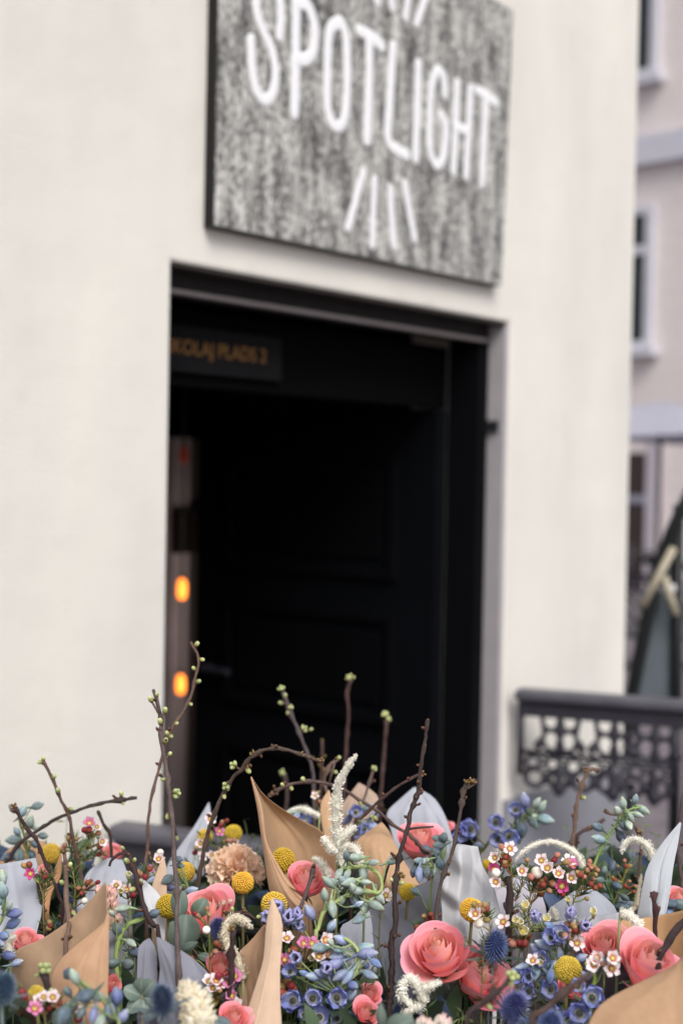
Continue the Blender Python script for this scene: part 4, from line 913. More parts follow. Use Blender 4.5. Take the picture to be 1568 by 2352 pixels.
# ------------------------------------------------------------------ delphiniums
def floret(t, p, ax, s=1.0, mesh=None, n=5):
    M = orient(p, ax, s); o = part('floret', FLC, t, M)
    for k in range(n):
        pm = random.choice(mesh or FLP)
        part('petal', pm, o, M @ Matrix.Rotation(k*2*math.pi/n + U1(-.12,.12), 4, 'Z') @ Matrix.Rotation(U1(-.12,.12), 4, 'Y') @ Matrix.Translation((.0022, 0, -.001)))
def delphinium(fr, stem, d, label, buds, flor=(), r0=.0030, r1=.0014, col=(138,158,100), kinds=None, extra=0, sc=1.0):
    d0, d1 = d if hasattr(d, '__len__') else (d, d); n = len(stem)
    w = [P(fr(*p), d0 + (d1-d0)*i/(n-1)) for i, p in enumerate(stem)]
    root = base_of(w[0]); path = smooth([root, root.lerp(w[0], .65)] + w, 12+6*n); m = len(path)
    t = thing('delphinium', label, 'delphinium', root, 'blue delphinium stems')
    b = MB(); c = lin(col); b.tube(path, [r0+(r1-r0)*i/(m-1) for i in range(m)], 8, [mix(lin((86,104,70)), c, min(1, i/(m*.5))) for i in range(m)])
    todo = []
    lo = int(m*.35)
    def pedi(q, ax):
        i, s_ = min(((i, path[i]) for i in range(lo, m)), key=lambda k: (k[1]-q).length)
        i = max(lo, i-2); s_ = path[i]
        mid = s_.lerp(q, .5) + Vector((0, -.001, -.002)) - ax*.001
        b.tube(smooth([s_, mid, q], 7), [.0011,.0009,.0008,.0008,.0008,.0008,.0009], 5, mix(c, lin((120,140,96)), random.random()))
    for bd in buds:
        x, y = bd[0], bd[1]; k = bd[2] if len(bd) > 2 else kinds
        q = P(fr(x, y), d0+(d1-d0)*.6)
        i, s_ = min(((i, path[i]) for i in range(lo, m)), key=lambda kk: (kk[1]-q).length)
        dep = (s_-CO).dot(CR @ Vector((0,0,-1))) + U1(-.016, .004); q = P(fr(x, y), dep)
        ax = (q - s_); ax = (ax.normalized() + Vector((U1(-.3,.3), U1(-.5,.1), U1(-.35,.25)))).normalized() if ax.length > 1e-4 else Vector((0,-1,0))
        if len(bd) > 3: ax = (CR @ Vector((math.cos(R(bd[3])), math.sin(R(bd[3])), .25))).normalized()
        src = {'g': BUDG, 'b': BUDB, 'd': BUDD}[k]; s2 = random.choice((U1(.62, .9), U1(.88, 1.14), U1(.9, 1.14)))*sc; st = q - ax*.0085*s2
        pedi(st - ax*.001, ax); part('bud', random.choice(src), t, orient(st, ax, s2))
    for _ in range(extra):
        i = random.randint(int(m*.62), m-1); a = Vector((U1(-1,1), U1(-.3,1), U1(-.6,.8))).normalized(); q = path[i] + a*U1(.010, .018)
        pedi(q, a); part('bud', random.choice({'g': BUDG, 'b': BUDB, 'd': BUDD}[kinds]), t, orient(q, a, U1(.75, 1.0)*sc))
    for f_ in flor:
        q = P(fr(f_[0], f_[1]), (d0+d1)/2 - .012); ax = toward(q) + Vector(f_[2]) if len(f_) > 2 and f_[2] else toward(q) + Vector((U1(-.4,.4), 0, U1(-.2,.5)))
        pedi(q - ax.normalized()*.004, ax.normalized()); floret(t, q, ax, (f_[3] if len(f_) > 3 else U1(.92, 1.1))*sc, FLPL if len(f_) > 4 else None)
    part('stem', b.mesh('stem', M_LEAF), t)
delphinium(B, [(715,1320),(730,1250),(770,1130),(860,1060),(950,1010),(1050,990),(1130,1010),(1155,960),(1130,880),(1060,835),(960,835),(885,845)], (1.46,1.50), 'green budded delphinium curling over into a hook beside the coral rose',
  [(775,1020,'g',95),(825,1110,'g',-80),(865,885,'g'),(825,935,'g',140),(940,935,'g',190),(1050,935,'g',0),(985,990,'g',170),(1000,1080,'b',30),(1090,1085,'g',0),(1000,1185,'g',-160),(1100,805,'g',10),(920,760,'d',100),(970,770,'g',170),(680,1140,'b',120),(820,1225,'b',60),(900,930,'g'),(1140,1040,'g'),(970,1050,'b'),(1040,1110,'g'),(880,1060,'g'),(920,890,'g'),(1030,880,'g'),(1110,1090,'g',-20),(960,970,'g')],
  [(625,1240,(-.4,0,.4),1.15,1)], .0034, .0018, (156,172,110), 'g', 4)
delphinium(B, [(880,1640),(900,1610),(980,1540),(1005,1440),(985,1370),(930,1320),(880,1300)], (1.41,1.43), 'bowed delphinium with pale blue buds and open violet cups at its foot',
  [(810,1330,'g',130),(890,1320,'b',150),(740,1370,'g',175),(860,1430,'b',180),(880,1550,'b',210),(640,1540,'b',150),(750,1540,'b',150),(1050,1410,'b',10),(1110,1470,'b',-30),(1070,1545,'b',-20),(1040,1370,'g',20),(950,1680,'b',60),(1010,1745,'b',0),(870,1820,'b',-60),(700,1560,'b'),(930,1560,'b',230),(840,1480,'b',200),(960,1620,'b'),(790,1480,'b',160),(860,1380,'g',160)],
  [(575,1725,(-.2,0,.1),1.5),(695,1715,(0,0,.2),1.5),(850,1700,(.1,0,.0),1.55),(740,1840,(0,0,.3),1.45),(600,1450,(-.3,0,.2),1.1,1),(790,1530,(0,0,.4),1.2,1),(560,1540,(-.4,0,.4),1.1),(640,1820,(0,0,.2),1.0),(860,1850,(0,0,.2),1.1)], .0034, .0018, (168,182,122), 'b', 4)
delphinium(B, [(1480,960),(1500,880),(1480,820),(1440,790),(1390,790)], 1.58, 'blue green bud cluster nodding beside the crumpled tissue tube',
  [(1400,795,'g',170),(1365,870,'d',-110),(1400,880,'b',-90),(1450,870,'d',-100),(1500,870,'g',-100),(1540,820,'d',-70),(1430,800,'g',200)], (), .0022, .0013, (150,170,110), 'g', 2, .95)
delphinium(B, [(1560,800),(1540,720),(1560,680)], 1.74, 'dark blue green buds beside the hooked gnarled twig', [(1520,650,'d'),(1530,690,'d',180),(1440,720,'d',170),(1560,640,'d'),(1500,740,'d')], (), .0022, .0014, (120,140,100), 'd', 1)
delphinium(A, [(790,1640),(780,1560),(768,1450),(785,1330),(840,1220),(950,1180)], (1.44,1.47), 'bare bending green stem with few buds behind the large kraft cone',
  [(805,1110,'g',185),(780,1250,'d',120),(740,1470,'d',180),(870,1340,'g'),(740,1140,'g'),(900,1400,'d'),(850,1480,'d')], (), .0044, .0026, (138,160,92), 'd', 1)
delphinium(A, [(-20,1260),(0,1220),(30,1120),(35,1020),(15,960)], 1.44, 'delphinium spray at the edge with green and blue buds', [(18,912,'g',90),(20,990,'g',95),(65,1090,'g',60),(95,1143,'b',10),(90,1208,'b',30),(60,1420,'b',0),(112,1470,'b',25),(5,1050,'g'),(30,1290,'b'),(0,1330,'b')], (), .0024, .0014, (160,175,110), 'b', 2)
delphinium(A, [(190,800),(185,740),(165,640),(140,540),(130,470)], 1.78, 'blue green budded stem before the cream wall', [(90,658,'d',180),(130,765,'d',-90),(215,758,'d',-60),(40,775,'d',200),(285,628,'d',0),(115,600,'g',120),(95,450,'d',140),(150,468,'g',60),(240,685,'d',-20),(200,540,'g',70),(240,570,'g',0),(60,770,'d')], (), .0026, .0016, (138,150,96), 'd', 2, 1.05)
delphinium(A, [(790,1900),(770,1860),(700,1740),(600,1640),(520,1580)], (1.19,1.22), 'blurred pale delphinium buds in front of the large kraft cone', [(495,1565,'g',110),(450,1660,'d',120),(560,1690,'d',200),(640,1690,'g',160),(775,1690,'b',95),(620,1810,'b',-100),(815,1825,'b',60),(540,1800,'d',-120),(690,1830,'b'),(420,1820,'d'),(480,1760,'d'),(730,1790,'b'),(660,1870,'g')], (), .0024, .0014, (150,165,110), 'd', 3)
delphinium(C, [(210,780),(240,730),(320,630),(420,590),(490,540),(560,460)], (1.94,1.9), 'blurred delphinium with blue cups below the plinth', [(655,520,'g',-10),(575,530,'d',-60),(630,440,'g',60),(520,400,'b',100),(600,410,'g',60),(560,500,'g',10),(500,590,'d',-80),(470,640,'d')], [(175,590,(-.3,0,.1),1.5),(330,545,(0,0,.1),1.35),(460,465,(0,0,.2),1.2),(410,630,(.2,0,-.1),1.3),(350,650,(-.2,0,-.1),1.2),(130,620,(-.5,0,.1),1.3)], .0034, .0018, (140,160,92), 'b', 2, 1.25)
delphinium(C, [(975,860),(985,810),(1050,660),(1150,520),(1210,455),(1290,440)], 1.66, 'tall green delphinium tip in front of the railing foot', [(1170,415,'g',100),(1250,388,'g',80),(1300,455,'g',-30),(1272,490,'g',-20),(1000,570,'d',150),(1175,565,'d',-40),(1160,640,'d',-60),(1035,712,'d',200),(1010,650,'g',160),(1220,500,'g',-60),(1130,460,'g'),(1210,560,'g')], (), .0030, .0014, (132,160,96), 'g', 2)
delphinium(C, [(720,1700),(740,1600),(760,1500),(790,1400),(800,1300)], (1.42,1.44), 'blue budded delphinium behind the bright yellow ball flower', [(600,1390,'b',130),(815,1355,'b',110),(885,1440,'b',30),(750,1410,'b',100),(590,1530,'g',-100),(905,1545,'b',-30),(690,1555,'b',-100),(660,1420,'d',-90),(700,1340,'b'),(640,1350,'b',150),(740,1330,'b'),(520,1500,'b'),(720,1480,'b')], [(820,1180,(0,0,.9),1.1,1),(900,1240,(.4,0,.3),1.1,1),(700,1310,(-.2,0,.3),1.2),(760,1290,(0,0,.3),1.3),(640,1450,(-.4,0,.1),1.2),(560,1560,(-.4,0,0),1.2),(610,1180,(-.4,0,.5),1.1,1),(490,1560,(-.4,0,0),1.2),(700,1650,(-.2,0,.1),1.3),(560,1660,(-.3,0,0),1.2)], .0032, .0016, (130,150,100), 'b', 6)
delphinium(C, [(960,1660),(975,1620),(985,1560),(960,1500),(920,1470)], 1.34, 'delphinium stem with violet cups against the kraft front wrap', [(1040,1465,'b',85),(930,1560,'b',200)], [(960,1705,(.1,0,.1),1.5),(880,1810,(0,0,.1),1.5),(720,1790,(-.3,0,.1),1.1),(880,1630,(-.2,0,.2),1.1),(800,1850,(0,0,.1),1.1)], .0030, .0018, (140,160,80), 'b', 2)
delphinium(C, [(1110,1130),(1080,1000),(1060,900)], 1.66, 'dark blue buds in the shade below the scrolled railing', [(1045,860,'d',80),(1020,922,'d',160),(1055,1032,'d',-20),(1180,1035,'d',-30),(1165,1097,'d',0),(1100,830,'d'),(1210,1080,'d'),(1130,960,'d')], (), .0024, .0014, (110,140,90), 'd', 2)
delphinium(C, [(1560,1180),(1540,1120),(1520,1090)], 1.56, 'dark blue buds before the rose beyond the tissue spear', [(1490,1080,'d',180),(1545,1085,'d',0),(1480,1130,'b')], (), .0024, .0014, (120,140,90), 'd', 1)
delphinium(B, [(1020,620),(1000,540),(960,480)], 1.9, 'blurred blue delphinium behind the kraft corner', [(940,480,'b'),(1080,560,'b'),(1060,440,'g'),(930,520,'b'),(1100,500,'b')], [(980,480,(0,0,.2),1.2),(980,620,(0,0,.2),1.2),(1040,590,(0,0,.2),1.1)], .0026, .0016, (130,150,90), 'b', 2, 1.1)
delphinium(B, [(640,620),(610,540),(600,480)], 1.86, 'blurred pale blue delphinium behind the tall kraft peak', [(590,500,'b'),(640,540,'g'),(560,470,'g')], [(650,530,(0,0,.2),1.1)], .0024, .0016, (130,150,90), 'b', 1)
delphinium(A, [(1260,1120),(1250,1000),(1200,830)], 1.62, 'blue buds around the tall grey purple twig', [(1185,785,'d',0),(1190,825,'d',0),(1265,990,'b',20),(1130,960,'b'),(1110,920,'d'),(1020,920,'b'),(1290,1010,'b')], (), .0024, .0014, (120,140,90), 'd', 1)
delphinium(B, [(520,1330),(500,1230),(470,1160)], 1.47, 'pale blue open delphinium cups behind the pale kraft spear tip', [(560,1200,'b')], [(470,1130,(-.2,0,.5),1.4,1),(440,1180,(-.6,0,.3),1.3,1),(520,1200,(.2,0,.6),1.3,1),(580,1190,(.2,0,.8),1.2,1)], .0024, .0016, (120,140,90), 'b', 1)
delphinium(A, [(1330,1900),(1330,1800),(1320,1700)], 1.30, 'dark blue green buds beside the thick white fuzzy spike', [(1325,1680,'d',0),(1370,1690,'d'),(1390,1850,'d',-40),(1300,1660,'d')], (), .0024, .0014, (90,110,90), 'd', 1, 1.3)

# ------------------------------------------------------------------ waxflower sprays
def wax(fr, stems, d, label, flowers=(), buds=(), needles=60, col=(150,112,84), r0=.0014, sc=1.0):
    ws = [[P(fr(*p), d + .006*j) for p in st] for j, st in enumerate(stems)]
    root = base_of(ws[0][0]); t = thing('waxflower', label, 'waxflower', root, 'waxflower sprays')
    paths = []; b = MB(); c = lin(col)
    for j, w in enumerate(ws):
        pt = smooth(([root, root.lerp(w[0], .65)] if j == 0 else []) + w, 8+6*len(w)) if (j == 0 or len(w) > 1) else w
        paths.append(pt); b.tube(pt, [r0*(1-.45*i/(len(pt)-1)) for i in range(len(pt))], 6, [mix(c, lin((128,136,72)), i/len(pt)*.7) for i in range(len(pt))])
    allp = [p for k, pt in enumerate(paths) for p in pt[(len(pt)//2 if k == 0 else 0):]]
    def link(q):
        s_ = min(allp, key=lambda p: (p-q).length + (.012 if p.z > q.z-.004 else 0))
        b.tube(smooth([s_, s_.lerp(q, .55)+Vector((0,0,-.0015)), q], 6), [.0008]*6, 5, mix(c, lin((140,150,70)), random.random()))
    for f_ in flowers:
        x, y, k = f_[:3]; q = P(fr(x, y), d - U1(0, .012)); ax = toward(q) + Vector(f_[3] if len(f_) > 3 else (U1(-.5,.5), 0, U1(0,.8)))
        ax.normalize(); s2 = U1(.9, 1.08)*sc*.80; link(q - ax*.006*s2)
        M = orient(q, ax, s2); op = U1(10, 42) if k != 'cream' else U1(-6, 14); o = part('flower', WXG if k == 'cream' else WXC, t, M)
        for i in range(5):
            part('petal', WXP[k], o, M @ Matrix.Rotation(i*1.2566+U1(-.08,.08), 4, 'Z') @ Matrix.Translation((.0026, 0, .0004)) @ Matrix.Rotation(R(op)+U1(-.14,.14), 4, 'Y'))
    for bd in buds:
        q = P(fr(bd[0], bd[1]), d - U1(-.004, .012)); s_ = min(allp, key=lambda p: (p-q).length)
        ax = (q-s_); ax = ax.normalized() if ax.length > 1e-5 else Vector((0,0,1)); s2 = U1(.85, 1.15)*sc
        if (q-s_).length > .004: link(q - ax*.002)
        part('bud', WXW if len(bd) > 2 else random.choice(WXB), t, orient(q, ax, s2))
    part('stem', b.mesh('stem', M_LEAF), t)
    nb = MB(); gd = lin((70,92,62))
    for _ in range(needles):
        p = random.choice(allp); ax = Vector((U1(-1,1), U1(-1,1), U1(.1,1.1))).normalized(); L_ = U1(.008, .014)
        q = p + ax*L_ + Vector((0,0,.002)); nb.tube([p, p.lerp(q, .5), q], [.0005, .00055, .0002], 4, mix(gd, lin((100,120,70)), random.random()))
    if needles: part('needle_leaves', nb.mesh('needle_leaves', M_LEAF), t)['kind'] = 'stuff'
wax(A, [[(545,940),(530,850),(540,760),(580,680),(600,600)], [(530,830),(470,730),(450,660)], [(560,800),(640,760),(690,740)], [(575,720),(640,690),(670,670)], [(540,770),(500,700),(490,650)]], 1.70, 'waxflower spray with pink and white petals beside the slim reddish twig',
    [(592,548,'pink',(0,0,.7)), (640,572,'white',(.4,0,.6)), (676,668,'white',(.5,0,.1))], [(590,587),(615,622),(652,612),(575,600),(655,752),(697,745),(660,700),(455,648),(505,650),(475,632),(430,690),(415,715),(480,665),(560,590)], 130, sc=1.25)
wax(A, [[(290,1180),(285,1020),(255,930),(215,890)], [(290,1080),(290,960),(285,870)], [(290,1000),(330,930),(350,870)]], 1.53, 'magenta waxflower spray in front of the smooth grey tissue', [(203,880,'magenta',(-.2,0,.1))], [(160,826),(195,820),(330,1200),(335,1225),(325,1240),(300,900)], 90, sc=1.15)
wax(A, [[(500,1200),(490,1090),(500,980),(480,860),(470,800)], [(500,1000),(550,990)], [(500,1060),(560,1020)]], 1.58, 'waxflower spray with pale round buds behind the large kraft cone', [(775,955,'white'), (470,1230,'white')], [(520,975),(556,975),(550,1000),(560,1060,1),(650,935),(610,950),(580,940),(600,930),(640,945),(540,1010)], 150)
wax(A, [[(850,1150),(850,1060),(845,980),(850,900)], [(850,1000),(900,940),(910,870)], [(850,1040),(960,900),(985,850)]], 1.54, 'white waxflower with a yellow bud beside the dark crimson twig', [(840,985,'white',(0,0,.9)), (770,960,'white',(-.2,0,.6)), (850,895,'cream',(0,0,.9)), (1050,785,'white',(0,0,.5)), (800,1000,'cream',(0,0,.8))], [(910,868),(990,848),(930,880),(960,900),(880,1020)], 120, sc=1.2)
wax(A, [[(1395,1590),(1390,1450),(1385,1300),(1375,1180),(1370,1120)], [(1380,1240),(1330,1180),(1290,1150)], [(1400,1560),(1330,1470),(1270,1440)], [(1400,1560),(1450,1440),(1480,1390)], [(1395,1480),(1350,1370),(1345,1340)]], 1.44, 'thin waxflower spray with one white globe bud beside the small blue thistle', [], [(1370,1110),(1290,1143),(1318,1165),(1308,1155),(1385,1150),(1365,1252,1),(1430,1340),(1450,1355),(1268,1438),(1425,1395)], 20, (128,130,74))
wax(A, [[(1420,1760),(1410,1690),(1415,1630)], [(1415,1700),(1470,1650)]], 1.38, 'pink and white waxflower heads below the coral rose', [(1385,1595,'white',(-.2,0,.9)), (1430,1590,'white',(.2,0,.9)), (1520,1600,'pink'), (1410,1640,'white'), (1535,1690,'pink'), (1450,1610,'white',(.3,0,.9)), (1550,1560,'pink'), (1560,1745,'white')], [(1420,1650),(1390,1625),(1450,1650),(1445,1555),(1460,1560)], 30, sc=1.25)
wax(A, [[(300,1840),(270,1780),(265,1740)], [(300,1800),(370,1740),(395,1730)], [(300,1830),(170,1700),(150,1650)]], 1.26, 'blurred waxflower cluster below the large kraft cone', [(262,1722,'white',(0,0,.7)), (230,1775,'pink'), (290,1700,'white',(.3,0,.8)), (350,1700,'white')], [(150,1660),(165,1690),(240,1790),(360,1745),(395,1735),(330,1770),(180,1700)], 60, sc=1.15)
wax(A, [[(490,1880),(490,1840),(490,1810)]], 1.25, 'single blurred waxflower before the blurred delphinium buds', [(488,1775,'cream',(0,0,.9)), (495,1770,'white',(.2,0,.9))], [(520,1840)], 20, sc=1.3)
wax(B, [[(640,1560),(640,1450),(650,1370)], [(640,1480),(540,1380),(520,1340)], [(640,1500),(740,1430)]], 1.44, 'pink and white waxflower among the violet delphinium cups', [(640,1345,'pink',(-.2,0,.7)), (690,1345,'pink',(.2,0,.6)), (525,1310,'white',(0,0,.8)), (735,1430,'white',(.2,0,.7)), (700,1440,'cream'), (780,1320,'white'), (510,1450,'pink')], [(560,1375),(545,1390),(575,1385),(790,1420),(770,1400),(800,1430),(520,1480)], 120, sc=1.3)
wax(B, [[(1140,1160),(1170,1090),(1185,1040)]], 1.52, 'white waxflower tucked behind the speckled dark twig', [(1180,1025,'white',(0,0,.5)), (1205,1040,'cream',(.2,0,.4))], [(1215,1010)], 20, sc=1.2)
wax(B, [[(1440,1380),(1440,1290),(1450,1200),(1470,1150)], [(1440,1300),(1400,1260),(1390,1240)]], 1.53, 'red brown waxflower buds over the dark grey tissue', [], [(1385,1235),(1365,1285),(1475,1150),(1490,1175),(1430,1160),(1460,1180),(1395,1265)], 130, (110,70,60), sc=1.1)
wax(B, [[(530,1780),(525,1700),(520,1640)]], 1.42, 'knobbly cream seed head below the violet delphinium cups', [], [(490,1630),(510,1610),(530,1600),(550,1620),(500,1650),(520,1640),(540,1645),(560,1640),(490,1670),(510,1680),(535,1670),(500,1740)], 10, (150,130,90), sc=1.7)
wax(C, [[(440,1240),(440,1100),(440,960),(430,860),(420,760)], [(440,1000),(370,910),(340,860)], [(440,900),(400,840),(330,790)], [(455,1060),(500,960),(505,890)], [(445,900),(480,880)]], 1.50, 'tall waxflower spray with white blossoms beside the short dark twig',
    [(420,715,'white',(.3,0,.3)), (325,775,'white',(-.4,0,.1)), (500,862,'white',(.2,0,.1)), (330,935,'white',(-.2,0,.1)), (315,855,'magenta',(0,0,1.0)), (375,765,'cream')], [(370,705),(395,766),(422,800),(390,822),(380,790),(330,873,1),(390,800),(410,790)], 150, sc=1.25)
wax(C, [[(545,1230),(545,1120),(560,1000),(545,900),(540,800)], [(560,1010),(600,950),(640,900),(640,830)], [(600,950),(690,930),(730,900)], [(555,1080),(640,1000),(680,990)]], 1.52, 'waxflower spray crowned by a row of open white blossoms', [(632,795,'white',(-.2,0,.5)), (670,845,'white',(0,0,.3)), (742,880,'white',(.1,0,.3)), (826,908,'white',(.3,0,.2)), (765,962,'magenta',(0,0,.0)), (835,825,'pink',(.2,0,.9)), (810,800,'white',(.2,0,.9))], [(537,790),(600,872,1),(620,945),(650,917),(632,925),(682,993),(705,945),(735,757),(795,805),(715,790),(885,885),(625,1010),(610,965),(560,900),(600,910),(640,950),(770,1010)], 190, sc=1.35)
wax(C, [[(830,1150),(845,1060),(880,980),(930,890),(960,830)], [(880,990),(940,960),(980,950)], [(860,1030),(930,1010)], [(900,940),(890,890)], [(930,890),(985,860)]], 1.52, 'waxflower spray with brown buds reaching towards the railing', [(805,1058,'cream',(0,0,.6))], [(935,857),(975,832),(950,800),(1000,855),(960,840),(975,915),(957,945),(985,972),(930,1045),(1015,960),(890,890),(870,870),(945,820),(915,900),(990,885)], 110, (150,110,70))
wax(C, [[(1110,1110),(1140,1000),(1170,920),(1190,840),(1180,790)], [(1170,930),(1130,860),(1130,820)], [(1150,980),(1080,910)], [(1180,880),(1215,830)]], 1.68, 'upright waxflower spray with tan buds before the pale tissue spear', [], [(1180,793),(1135,830),(1215,828),(1075,895),(1115,920),(1100,905),(1210,930),(1250,962),(1202,972),(1185,960),(1240,1000),(1190,830),(1090,945)], 40, (150,130,80))
wax(C, [[(480,1460),(500,1370),(560,1250),(640,1210)], [(500,1370),(490,1280),(470,1230)], [(560,1260),(660,1260),(690,1275)], [(490,1400),(520,1200),(520,1130)], [(500,1390),(520,1340)]], 1.46, 'cream waxflower cluster above the blue thistle', [(520,1100,'cream',(.1,0,.9)), (465,1200,'cream',(-.1,0,.8)), (490,1215,'cream',(.1,0,.7)), (505,1268,'cream',(.2,0,.5)), (665,1190,'cream',(0,0,.9)), (690,1275,'cream',(.3,0,.6)), (380,1200,'white')], [(485,1340),(520,1340),(425,1330),(440,1345),(540,1290)], 130, (140,140,80), sc=1.45)
wax(C, [[(250,1340),(300,1250),(280,1180),(220,1150)], [(280,1200),(250,1110)]], 1.44, 'single open waxflower in front of the greenish yellow ball flower', [(195,1145,'white',(-.1,0,.1))], [(185,1085),(230,1097),(255,1090),(268,1186),(216,1207,1),(240,1115),(265,1110)], 60, sc=1.3)
wax(C, [[(830,1400),(840,1320),(835,1260)], [(840,1300),(885,1230)]], 1.42, 'red brown waxflower bud cluster above the paired roses', [(865,1340,'white',(.2,0,.3)), (825,1170,'white',(0,0,1.1)), (975,1140,'cream',(0,0,.9))], [(800,1216),(838,1218),(887,1214),(823,1256),(855,1258),(805,1300),(850,1235),(790,1290)], 60, sc=1.25)
wax(C, [[(1040,1620),(1060,1540),(1080,1490)], [(1060,1530),(1000,1480)]], 1.33, 'small white waxflowers beside the blue bud before the paired roses', [(1000,1440,'white',(-.3,0,.3)), (1100,1440,'white',(.3,0,.3)), (1095,1505,'white',(.1,0,-.1)), (980,1480,'white',(-.4,0,0))], [(1070,1415),(1040,1480)], 8, sc=1.25)
wax(C, [[(600,1560),(590,1490)]], 1.42, 'pale waxflower sprig beside the drooping green bud', [(575,1455,'white',(-.2,0,.5)), (620,1480,'cream',(.2,0,.5))], [], 40, sc=1.2)
wax(A, [[(1500,760),(1480,680),(1460,600)], [(1490,720),(1400,690),(1340,720)], [(1490,720),(1550,660)]], 1.84, 'pale pink waxflower behind the peach carnation', [(1390,520,'white'), (1450,600,'pink'), (1330,680,'white'), (1550,690,'white'), (1400,760,'white'), (1340,760,'white')], [(1470,540),(1460,560),(1500,530),(1430,590),(1510,660),(1550,660),(1480,670),(1360,690),(1290,740),(1300,710)], 60, (150,150,90), sc=1.25)
wax(B, [[(760,520),(720,430),(710,370)]], 1.9, 'blurred white waxflower behind the small kraft point', [(712,365,'white')], [(735,340),(700,340),(740,400)], 20)
wax(A, [[(1040,960),(1030,860),(1010,800)]], 1.72, 'blurred pale waxflower beside the small kraft spike', [(1055,785,'white'), (1000,850,'pink')], [(990,848),(1060,740,1),(985,745)], 60)

# ------------------------------------------------------------------ blue thistles
def thistle_cone(ca, cb):
    b = MB(); b.lathe([(max(.03, math.sin(math.pi*(i+.3)/10.5))*.62, -1+2.1*i/10) for i in range(11)], 14, col=mix(ca, (0,0,0), .35))
    N = 300
    for i in range(N):
        z = 1-2*(i+.5)/N; a = i*2.39996; r_ = math.sqrt(max(0, 1-z*z)); n_ = Vector((r_*math.cos(a), r_*math.sin(a), z*.75+.12)).normalized()
        p = Vector((.60*r_*math.cos(a), .60*r_*math.sin(a), z*1.02)); c = mix(ca, cb, random.random())
        b.tube([p, p+n_*.22, p+n_*U1(.42,.62)], [.040, .026, .006], 4, [c, c, mix(cb, (1,1,1), .2)])
    return b.mesh('cone', M_BUD)
THC = [thistle_cone(lin((58,74,128)), lin((98,116,170))), thistle_cone(lin((34,52,84)), lin((66,92,126)))]
def bract_mesh(c):
    b = MB()
    def side(sg):
        pts = [(0,0), (.10,.10), (.25,.09), (.30,.20), (.42,.09), (.50,.17), (.62,.07), (.70,.11), (.82,.035), (1,0)]
        return [Vector((q*sg, .06*math.sin(p*3), p)) for p, q in pts]
    l, r_ = side(-1), side(1); n = len(l); vs = l + r_
    b.add(vs, [(i, i+1, n+i+1, n+i) for i in range(n-1)], [mix(c, lin((150,165,160)), i/n*.4) for i in range(n)]*2)
    return b.mesh('bract', M_LEAF)
BRM = [bract_mesh(lin((112,128,122))), bract_mesh(lin((92,110,120)))]
def thistle(U, rU, d, label, axis, v=0, nb=11, bl=2.9):
    p = P(U, d); r = rU*1.4694/F_PX*d; ax = Vector(axis).normalized(); root = base_of(p)
    t = thing('blue_thistle', label, 'thistle', root, 'blue thistles'); M = orient(p, ax, r)
    part('cone', THC[v], t, M)
    for k in range(nb):
        a = k*2*math.pi/nb + U1(-.15,.15); th = R(U1(60, 82))
        part('bract', BRM[v], t, M @ Matrix.Translation((0,0,-.95)) @ Matrix.Rotation(a, 4, 'Z') @ Matrix.Rotation(th, 4, 'Y') @ Matrix.Diagonal((1.1, 1.1, bl*U1(.75,1.1), 1)))
    b = MB(); q = M @ Vector((0,0,-.9)); b.tube(smooth([root, root.lerp(q, .6), q], 8), .0018, 6, lin((96,110,110))); part('stem', b.mesh('stem', M_LEAF), t)
thistle(C(318,1358), 32, 1.45, 'round blue thistle between the largest coral rose and the waxflowers', (.05,-.35,.9), 0)
thistle(C(450,1765), 34, 1.30, 'spiny blue thistle below the largest coral rose', (.1,-.6,.75), 0, 13)
thistle(C(690,1880), 30, 1.22, 'blurred blue thistle low under the violet cups', (0,-.5,.8), 0, 13)
thistle(A(1440,1240), 21, 1.50, 'small dark blue thistle beside the white fuzzy loop', (.1,-.4,.9), 0, 8, 1.5)
thistle(A(1072,1720), 30, 1.17, 'large blurred blue thistle with long bracts in front of the grey tissue', (-.05,-.2,1), 1, 13, 2.6)
thistle(A(25,1640), 30, 1.16, 'dark blurred thistle at the edge below the large kraft cone', (.2,-.2,1), 1, 13, 2.4)

